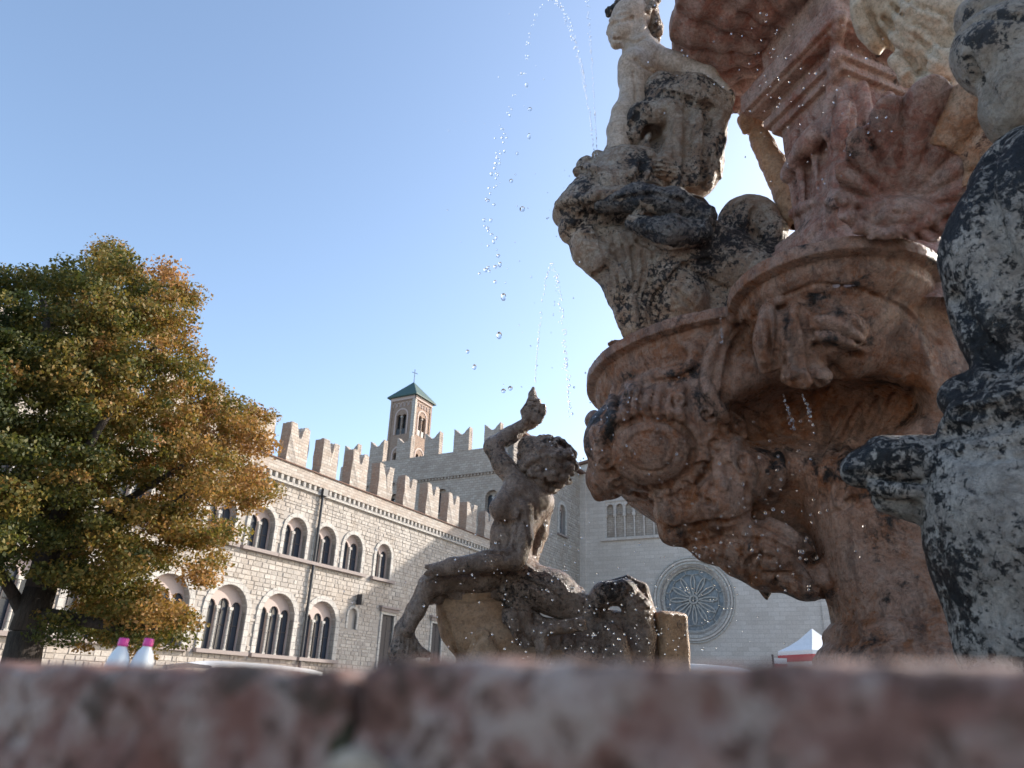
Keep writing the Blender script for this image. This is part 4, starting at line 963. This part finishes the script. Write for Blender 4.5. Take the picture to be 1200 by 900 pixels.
for i in range(40):
    a = rnd.uniform(0, 2 * PI); x = 748 + 24 * math.cos(a) * rnd.uniform(.3, 1); y = 4 + 12 * math.sin(a) * rnd.uniform(.3, 1); Hh.blob(x, y, ry - .12 + rnd.uniform(0, .1), 5, 5, 5, k=1.5)
for x, y in ((720, 10), (714, 14), (726, 4), (770, 26), (773, 36), (766, 50)): Hh.blob(x, y, ry - .03, 5, 6, 6, k=2)
Hh.build('hair', M['grey_lichen'], youth, yo, .008, 20, 3, 1, .008, 50)
D = Sculpt(W(705, 245, 5.2) - np.array([.2, .7, .2]), W(868, 60, 5.2) + np.array([.2, .7, .3]), .0125)
D.blob(790, 165, ry + .12, 56, 62, 26, k=14); D.blob(760, 165, ry + .06, 34, 34, 24, k=12); D.limb([(790, 85, ry + .05, 12), (825, 98, ry, 14), (846, 116, ry, 13), (848, 130, ry, 10)], 6)
D.blob(808, 152, ry + .08, 42, 62, 34, k=10); D.blob(815, 195, ry + .05, 32, 42, 30, ang=14, k=10); D.blob(775, 120, ry + .05, 26, 34, 24, k=8); D.blob(780, 190, ry, 40, 34, 30, k=10)
D.limb([(738, 160, ry - .12, 13), (752, 136, ry - .16, 15), (782, 132, ry - .18, 15), (796, 150, ry - .16, 14), (797, 200, ry - .15, 11), (795, 220, ry - .12, 10)], 5)   # folded thigh and shin in cloth
D.limb([(815, 110, ry - .1, 9), (818, 160, ry - .14, 10), (812, 210, ry - .1, 9)], 4); D.limb([(838, 125, ry - .04, 9), (840, 165, ry - .06, 10), (828, 215, ry, 9)], 4)
D.limb([(720, 178, ry - .1, 12), (745, 188, ry - .14, 15), (775, 190, ry - .18, 14)], 6); D.limb([(745, 205, ry - .15, 9), (775, 198, ry - .2, 13), (800, 205, ry - .14, 9)], 4); D.limb([(706, 188, ry - .05, 9), (700, 182, ry - .05, 7)], 4)
t = D.stroke
for a in ([(806, 120), (806, 170), (803, 225)], [(828, 120), (830, 165), (822, 220)], [(765, 108), (790, 112), (835, 128)], [(755, 160), (765, 150), (775, 162), (772, 180)], [(750, 118), (745, 140), (738, 150)]): t(a, 4, 's')
t([(752, 160), (762, 150), (770, 158), (768, 172)], 7, 's')
for i in range(26):
    x = rnd.uniform(715, 850); y = rnd.uniform(100, 225); t([(x, y), (x + rnd.uniform(-5, 5), y + rnd.uniform(8, 22))], rnd.uniform(1.5, 3), rnd.choice('us'))
for i in range(5): t([(748 + i * 2, 188 + i * 6), (770, 184 + i * 6), (792, 190 + i * 5)], 1.5, 's')
D.build('drapery', M['grey_lichen'], youth, yo, .005, 12, 5, 1, .008, 38)
# second figure's raised arm behind
ao = W(925, 240, 5.35)
arm = empty('raised_arm_statue', ao, 'raised weathered forearm of another statue, behind the red pedestal', 'statue')
A_ = Sculpt(W(860, 260, 5.35) - np.array([.15, .5, .15]), W(950, 110, 5.35) + np.array([.2, .6, .3]), .011)
ra_ = 5.35
A_.limb([(890, 160, ra_, 12), (905, 190, ra_, 14), (924, 225, ra_, 17), (934, 250, ra_, 20)], 4); A_.blob(881, 142, ra_, 14, 17, 12, ang=-30, k=5)
for a in ([(872, 130), (876, 146)], [(880, 126), (884, 142)], [(888, 130), (890, 144)], [(868, 140), (874, 152)]): A_.limb([(*a[0], ra_, 5), (*a[1], ra_, 6)], 2)
A_.stroke([(876, 128), (880, 144)], 1.4, 's'); A_.stroke([(884, 128), (887, 144)], 1.4, 's'); A_.stroke([(880, 160), (898, 160)], 1.8, 's'); A_.blob(900, 180, ra_ - .05, 8, 10, 8, k=4)
A_.build('forearm_and_hand', M['tan_stone'], arm, ao, .008, 14, 4, 1, .006, 40)
# ============================================================ SIREN
wr0 = np.random.RandomState(21)
rs5 = 6.0; SK = 1.33
sb = W(610, 690, rs5)
siren = empty('siren_statue', (sb[0], sb[1], sb[2]), 'wet bronze-brown siren statue riding a sea beast, arm raised with a conch', 'statue')
B = Sculpt(W(470, 780, rs5) - np.array([0.27, 0.68, 0.20]), W(700, 450, rs5) + np.array([0.34, 0.81, 0.27]), .012)
r_ = rs5
B.blob(640, 545, r_ - .0 * SK, 24, 26, 26, k=6)                                       # skull
B.limb([(632, 560, r_, 13), (620, 580, r_, 18)], 8)                              # neck
B.limb([(606, 572, r_ - .08 * SK, 15), (632, 590, r_ + .05 * SK, 17)], 8); B.limb([(618, 590, r_, 26), (600, 625, r_, 23), (598, 655, r_, 25)], 12)
B.blob(590, 597, r_ - .12 * SK, 14, 14, 14, k=10); B.limb([(600, 575, r_ - .1 * SK, 12), (586, 596, r_ - .14 * SK, 12)], 8)                                # breasts
B.limb([(606, 566, r_ - .05 * SK, 13), (590, 545, r_ - .05 * SK, 12), (578, 524, r_ - .02 * SK, 11)], 6); B.limb([(578, 523, r_ - .02 * SK, 11), (598, 510, r_, 10), (618, 496, r_, 8)], 5)
B.blob(624, 488, r_, 11, 15, 11, ang=10, k=4)
for a in ([(616, 494), (613, 482), (618, 474)], [(618, 490), (619, 478), (624, 472)], [(626, 492), (630, 480), (631, 470)], [(632, 494), (637, 484), (637, 476)]): B.limb([(x, y, r_ - .05 * SK, 3.4) for x, y in a], 1.5)
B.limb([(612, 598, r_ - .16 * SK, 14), (612, 630, r_ - .2 * SK, 13), (604, 655, r_ - .22 * SK, 13)], 5); B.limb([(604, 655, r_ - .22 * SK, 13), (570, 658, r_ - .3 * SK, 12), (530, 664, r_ - .32 * SK, 10), (510, 668, r_ - .3 * SK, 8)], 5)   # near arm resting forward
for dy in (-5, 0, 5): B.limb([(512, 668 + dy, r_ - .3 * SK, 3.5), (500, 672 + dy * 1.6, r_ - .3 * SK, 3)], 1.5)
B.limb([(636, 586, r_ + .08 * SK, 13), (632, 625, r_ + .1 * SK, 10), (620, 668, r_ + .06 * SK, 7)], 5)                                   # far arm, sunlit
B.limb([(598, 665, r_, 24), (560, 675, r_ - .1 * SK, 22), (515, 680, r_ - .16 * SK, 15), (502, 686, r_ - .16 * SK, 13)], 10)             # thigh
B.limb([(620, 685, r_, 26), (650, 695, r_, 24), (675, 712, r_, 20)], 12)
B.limb([(502, 688, r_ - .16 * SK, 12), (488, 715, r_ - .16 * SK, 10), (478, 738, r_ - .16 * SK, 8)], 5)                                  # lower leg
t = B.stroke
t([(580, 612), (600, 614), (612, 606)], 2.6, 's'); t([(612, 600), (600, 640), (606, 645)], 2, 's'); t([(520, 652), (560, 645), (598, 650)], 2, 's'); t([(604, 590), (618, 612), (620, 640)], 1.6, 's'); t([(585, 635), (592, 655)], 2, 's')
t([(560, 672), (600, 676), (640, 690), (660, 705)], 2.5, 's')
B.build('body', M['bronze'], siren, sb, .003, 12, 4, 1, .004, 50)
Hs = Sculpt(W(595, 590, r_) - np.array([0.14, 0.54, 0.14]), W(690, 495, r_) + np.array([0.14, 0.54, 0.14]), .011)
Hs.blob(640, 545, r_, 31, 28, 28, k=6); Hs.blob(622, 524, r_, 16, 14, 18, k=6)
for i in range(230):
    u_ = wr0.normal(size=3); u_ /= np.linalg.norm(u_)
    Hs.blob(641 + 33 * u_[0], 544 + 31 * u_[1], r_ + .15 * SK * u_[2], rnd.uniform(3.2, 5.6), None, None, k=.6)
Hs.build('curly_hair', M['bronze'], siren, sb, .003, 25, 3, 1, .004, 60)
Cn = Sculpt(W(610, 505, r_) - np.array([0.07, 0.27, 0.07]), W(640, 450, r_) + np.array([0.07, 0.34, 0.07]), .007)
Cn.limb([(626, 488, r_ - .02 * SK, 8), (625, 474, r_ - .02 * SK, 9), (624, 462, r_ - .02 * SK, 4.5), (625, 455, r_ - .02 * SK, 2)], 2)
for i in range(4): Cn.stroke([(617, 482 - i * 6), (633, 484 - i * 6)], 1.2, 's')
Cn.build('conch', M['bronze'], siren, sb, .002, 30, 3)
T5 = Sculpt(W(455, 790, r_) - np.array([0.27, 0.94, 0.14]), W(790, 655, r_) + np.array([0.27, 0.94, 0.20]), .0132)
# tail: saddle curve to the right, coil, loops
T5.limb([(545, 694, r_ - .05 * SK, 18), (600, 690, r_, 22), (640, 690, r_ + .02 * SK, 22), (668, 704, r_ + .02 * SK, 20), (682, 726, r_ + .02 * SK, 17), (684, 750, r_ + .02 * SK, 17)], 4)
T5.limb([(688, 748, r_ - .02 * SK, 15), (690, 716, r_ - .02 * SK, 14), (708, 696, r_ - .02 * SK, 14), (732, 694, r_, 15), (748, 714, r_, 16), (752, 745, r_, 17), (748, 785, r_, 18)], 3)
T5.limb([(712, 688, r_ + .08 * SK, 8), (735, 680, r_ + .1 * SK, 6), (752, 690, r_ + .1 * SK, 8), (764, 730, r_ + .08 * SK, 9), (766, 775, r_ + .05 * SK, 9)], 2)
T5.limb([(728, 785, r_ - .12 * SK, 14), (722, 752, r_ - .1 * SK, 14), (712, 738, r_ - .1 * SK, 12)], 3)
T5.blob(716, 750, r_ + .05 * SK, 34, 34, 24, k=6); T5.blob(690, 768, r_ - .02 * SK, 60, 20, 34, k=6); T5.blob(640, 755, r_ - .0 * SK, 50, 30, 30, k=6); T5.blob(600, 735, r_ + .02 * SK, 36, 36, 32, k=8)
T5.limb([(632, 790, r_ - .25 * SK, 9), (638, 765, r_ - .28 * SK, 9), (630, 742, r_ - .28 * SK, 8), (650, 736, r_ - .3 * SK, 8), (680, 732, r_ - .25 * SK, 9)], 4)
T5.limb([(500, 695, r_ - .05 * SK, 14), (520, 690, r_ - .1 * SK, 16), (560, 700, r_ - .05 * SK, 20)], 6)
T5.limb([(500, 690, r_ - .1 * SK, 12), (486, 715, r_ - .1 * SK, 10), (474, 738, r_ - .1 * SK, 11), (470, 765, r_ - .1 * SK, 14), (476, 785, r_ - .1 * SK, 14)], 5)          # forked fin
T5.limb([(480, 750, r_ - .12 * SK, 8), (492, 764, r_ - .12 * SK, 6), (502, 767, r_ - .12 * SK, 4)], 3)
T5.blob(712, 718, r_ - .12 * SK, 10, 11, 26, k=3, mode='s'); T5.blob(646, 716, r_ - .18 * SK, 8, 7, 20, k=4, mode='s')
t = T5.stroke
t([(560, 706), (620, 712), (660, 724)], 3, 's'); t([(520, 700), (530, 720), (535, 745)], 4, 's'); t([(625, 722), (640, 730), (665, 728), (690, 740)], 3, 's'); t([(610, 745), (625, 760), (622, 778)], 4, 's')
for i in range(26): t([(530 + i * 6, 672 + abs(i - 10) * .9), (527 + i * 6, 690), (533 + i * 6, 706)], 1.1, 's')
for i in range(13):
    a_ = R(200 + i * 16); t([(722 + 20 * math.cos(a_), 722 + 20 * math.sin(a_)), (722 + 40 * math.cos(a_), 724 + 40 * math.sin(a_))], 1.2, 's')
for i in range(10): t([(560 + i * 16, 716 + (i % 3) * 8), (566 + i * 16, 740), (560 + i * 16, 765)], 1.8, 's')
for i in range(6): t([(466 + i * 5, 745), (464 + i * 5, 775)], 1.3, 's')
T5.build('coiled_tail', M['bronze'], siren, sb, .003, 16, 4, 1, .004, 52)
st0 = W(560, 770, rs5)
ped = empty('shell_pedestal', st0, 'smooth tan stone shell bulb pedestal carrying the siren', 'pedestal')
P5 = Sculpt(W(500, 900, r_) - np.array([0.14, 0.81, 0.41]), W(800, 680, r_) + np.array([0.27, 0.94, 0.50]), .014)
P5.blob(555, 725, r_ + .02 * SK, 42, 44, 44, k=8); P5.blob(530, 705, r_, 18, 26, 26, k=12); P5.blob(570, 750, r_, 40, 24, 40, k=10); P5.blob(640, 800, r_ + .05 * SK, 120, 46, 60, k=14); P5.limb([(575, 768, r_ - .2 * SK, 11), (566, 748, r_ - .22 * SK, 10), (556, 772, r_ - .2 * SK, 12)], 4)
P5.stroke([(537, 770), (528, 745), (520, 720)], 2, 's'); P5.stroke([(545, 772), (556, 750), (572, 742)], 3, 's'); P5.stroke([(520, 690), (545, 705), (560, 700), (590, 700)], 3, 's')
P5.build('shell_bulb', M['tan_stone'], ped, st0, .004, 8, 3)
c5 = W(780, 750, rs5 + .2); m5 = PX(780, 750, rs5)
P6 = Sculpt(c5 - np.array([0.34, 0.34, 0.61]), c5 + np.array([0.34, 0.34, 0.34]), .01)
P6.rbox((c5[0], c5[1], c5[2] - .18), (.13, .16, .38), .3, .04)
P6.build('corner_block', M['tan_stone'], ped, st0, .006, 8, 3)
sp_ = MB().cyl((0, 0, -st0[2]), (0, 0, -.2), 0.6, .5, 20); sp_.build('pedestal_drum', M['brown_marble'], ped, True).location = (.6, .1, 0)

# ============================================================ TRITON (right edge, close)
rt_ = 2.9
tb0 = W(1190, 780, rt_)
tri = empty('triton_statue', (tb0[0], tb0[1], tb0[2] - .2), 'large black-and-white lichened triton statue filling the right edge of the view', 'statue')
_c = np.array([W(x, y, r) for x in (975, 1400) for y in (900, -40) for r in (rt_ - .45, rt_ + .5)])
K = Sculpt(_c.min(0), np.minimum(_c.max(0), (9, 9, W(1200, 90, rt_)[2] + .35)), .0128)
K.blob(1200, 640, rt_, 104, 165, 110, ang=-4, k=20); K.blob(1165, 560, rt_, 66, 80, 70, k=20); K.blob(1215, 760, rt_, 86, 90, 90, k=20); K.limb([(1220, 780, rt_, 74), (1245, 900, rt_, 70)], 16)
K.blob(1135, 468, rt_ - .02, 32, 30, 40, k=8); K.limb([(1135, 490, rt_ - .14, 24), (1180, 478, rt_ - .2, 28), (1240, 470, rt_ - .2, 30)], 10); K.blob(1215, 460, rt_, 76, 50, 80, k=16); K.limb([(1120, 505, rt_ - .1, 18), (1165, 512, rt_ - .2, 20), (1240, 505, rt_ - .24, 22)], 8)
K.blob(1225, 300, rt_ + .02, 100, 160, 100, ang=4, k=24); K.blob(1165, 290, rt_, 54, 62, 64, k=24); K.blob(1185, 385, rt_, 52, 60, 60, k=20); K.blob(1190, 210, rt_, 44, 60, 60, ang=20, k=20)
K.limb([(1115, 548, rt_ - .02, 38), (1075, 541, rt_ - .04, 31), (1040, 540, rt_ - .06, 30), (1014, 548, rt_ - .06, 24)], 6); K.blob(1003, 552, rt_ - .08, 18, 20, 22, k=4)
K.limb([(1110, 594, rt_ - .0, 30), (1070, 588, rt_ - .02, 24), (1038, 584, rt_ - .04, 17)], 4); K.limb([(1026, 572, rt_ - .1, 10), (1055, 574, rt_ - .12, 10), (1092, 580, rt_ - .1, 11)], 2)
t = K.stroke
t([(992, 556), (1015, 556), (1050, 564), (1090, 566)], 2.6, 's', k=1); t([(1104, 508), (1150, 500), (1210, 484)], 7, 's', k=3); t([(1118, 482), (1150, 486), (1210, 462)], 5, 's', k=2); t([(1124, 440), (1150, 446), (1200, 436)], 5, 's', k=2); t([(1106, 530), (1150, 540), (1210, 532)], 4, 's', k=2); t([(1110, 520), (1150, 530), (1200, 522)], 3, 's'); t([(1130, 455), (1150, 450), (1170, 456)], 4, 's')
t([(1116, 350), (1140, 392), (1175, 430)], 7, 's', k=5); t([(1165, 165), (1150, 220), (1170, 290), (1200, 330)], 6, 's', k=6)
K.build('torso_and_tail', M['triton'], tri, (tb0[0], tb0[1], tb0[2] - .2), .005, 10, 5, 1, .006, 44)
_c = np.array([W(x, y, r) for x in (1090, 1330) for y in (200, -60) for r in (rt_ - .35, rt_ + .35)])
K2 = Sculpt(_c.min(0), _c.max(0), .0125)
K2.blob(1185, 60, rt_, 64, 54, 60, k=14); K2.blob(1200, 110, rt_, 44, 60, 50, k=14); K2.limb([(1150, 20, rt_, 28), (1190, 4, rt_, 30), (1250, 0, rt_, 34)], 10); K2.blob(1136, 64, rt_, 18, 30, 24, ang=-10, k=8)
K2.stroke([(1122, 40), (1140, 22), (1175, 16), (1200, 20)], 3, 's'); K2.stroke([(1135, 70), (1150, 100), (1170, 128)], 4, 's')
K2.build('raised_arm', M['triton_beige'], tri, (tb0[0], tb0[1], tb0[2] - .2), .007, 8, 4, 1, .005, 30)

# ============================================================ WATER
def ico():
    bm = bmesh.new(); bmesh.ops.create_icosphere(bm, subdivisions=2, radius=1); v = np.array([x.co[:] for x in bm.verts]); f = np.array([[y.index for y in x.verts] for x in bm.faces]); bm.free(); return v, f
IV, IF = ico()
wr = np.random.RandomState(9)
def drops(name, P, Rr, label=None, cat=None):
    V = []; Fs = []
    for i, (p, r_w) in enumerate(zip(P, Rr)):
        s_ = r_w * wr.uniform(.75, 1.3, 3) * np.array([1, 1, 1.15]); V.append(IV * s_ + p); Fs.append(IF + i * len(IV))
    o0 = P[0]
    o = mesh_obj(name, np.concatenate(V), np.concatenate(Fs), M['water'], None, True, o0); tag(o, label, cat, None, 'stuff'); return o
def jet(name, path, r, n, rad, jit, label, sz=.0086):
    path = np.array(path, float); sg = np.sqrt((np.diff(path, axis=0) ** 2).sum(1)); L = np.concatenate([[0], np.cumsum(sg)]); n = int(n * 1.7); tt = np.sort(wr.uniform(0, L[-1], n))
    xs = np.interp(tt, L, path[:, 0]); ys = np.interp(tt, L, path[:, 1]); f_ = tt / L[-1]
    P = [W(x + wr.normal(0, jit * (.15 + q)), y + wr.normal(0, jit * (.15 + q)), r + wr.normal(0, .03 * (.1 + q))) for x, y, q in zip(xs, ys, f_)]
    drops(name, P, [wr.uniform(*rad) * (.75 + .5 * q) * sz for q in f_], label, 'water jet')
jet('water_jet', [(697, 186), (692, 140), (682, 80), (668, 30), (655, 4), (640, -8)], 4.9, 110, (.5, .9), 1.6, 'arched string of drops rising from the grotesque head')
jet('water_jet', [(700, 182), (696, 110), (692, 50), (688, 0), (686, -20)], 4.9, 90, (.45, .8), 1.0, 'straight thin jet of drops right beside the arched one')
jet('water_jet', [(640, -5), (622, 32), (616, 75), (594, 140), (578, 215), (572, 290), (571, 335)], 4.7, 42, (.7, 1.5), 5, 'falling string of large drops left of the youth')
jet('water_jet', [(627, 452), (629, 420), (634, 365), (640, 325), (646, 308), (653, 325), (660, 380), (664, 430), (668, 490)], 5.95, 130, (.4, .95), 1.8, 'arched jet of drops spouting from the conch of the siren', .0085)
jet('water_jet', [(844, 372), (845, 385), (846, 402)], 4.2, 14, (.6, 1.0), 1, 'short dribble under the notch of the basin rim', .0048)
jet('water_jet', [(918, 462), (926, 490), (930, 505)], 4.0, 22, (.6, 1.1), 1.5, 'left trickle of drops in the dark hollow under the basin', .0048)
jet('water_jet', [(940, 462), (948, 480), (952, 500)], 4.0, 22, (.6, 1.1), 1.5, 'right trickle of drops in the dark hollow under the basin', .0048)
P = []; Rr = []
for x, y, q in ((617, 100, 3), (621, 128, 2.5), (620, 160, 3.5), (612, 245, 4), (599, 212, 3), (585, 393, 4.5), (548, 412, 3), (556, 430, 3.2), (590, 458, 2.6), (598, 455, 3), (590, 348, 4), (586, 310, 3), (584, 300, 2.4), (606, 180, 2)):
    P.append(W(x, y, 4.2)); Rr.append(q * .0050)
def cloud(n, cx, cy, sx, sy, r0, r1, q0, q1):
    for _ in range(n):
        P.append(W(wr.normal(cx, sx), wr.normal(cy, sy), wr.uniform(r0, r1))); Rr.append(wr.uniform(q0, q1) * .0056)
cloud(110, 620, 690, 90, 45, 3.6, 4.1, .3, .8); cloud(80, 700, 740, 60, 25, 3.6, 4.1, .35, 1.0); cloud(90, 890, 600, 50, 60, 3.4, 4.0, .5, 1.2); cloud(70, 900, 70, 60, 50, 3.2, 3.7, .4, .9); cloud(40, 960, 130, 45, 45, 3.0, 3.5, .4, .9)
cloud(90, 810, 690, 40, 40, 3.6, 4.2, .35, .9); cloud(60, 610, 300, 40, 120, 4, 4.6, .4, 1.1); cloud(50, 730, 500, 40, 50, 3.8, 4.3, .4, 1.0)
drops('water_spray', P, Rr, 'scattered airborne drops of fountain spray', 'spray')
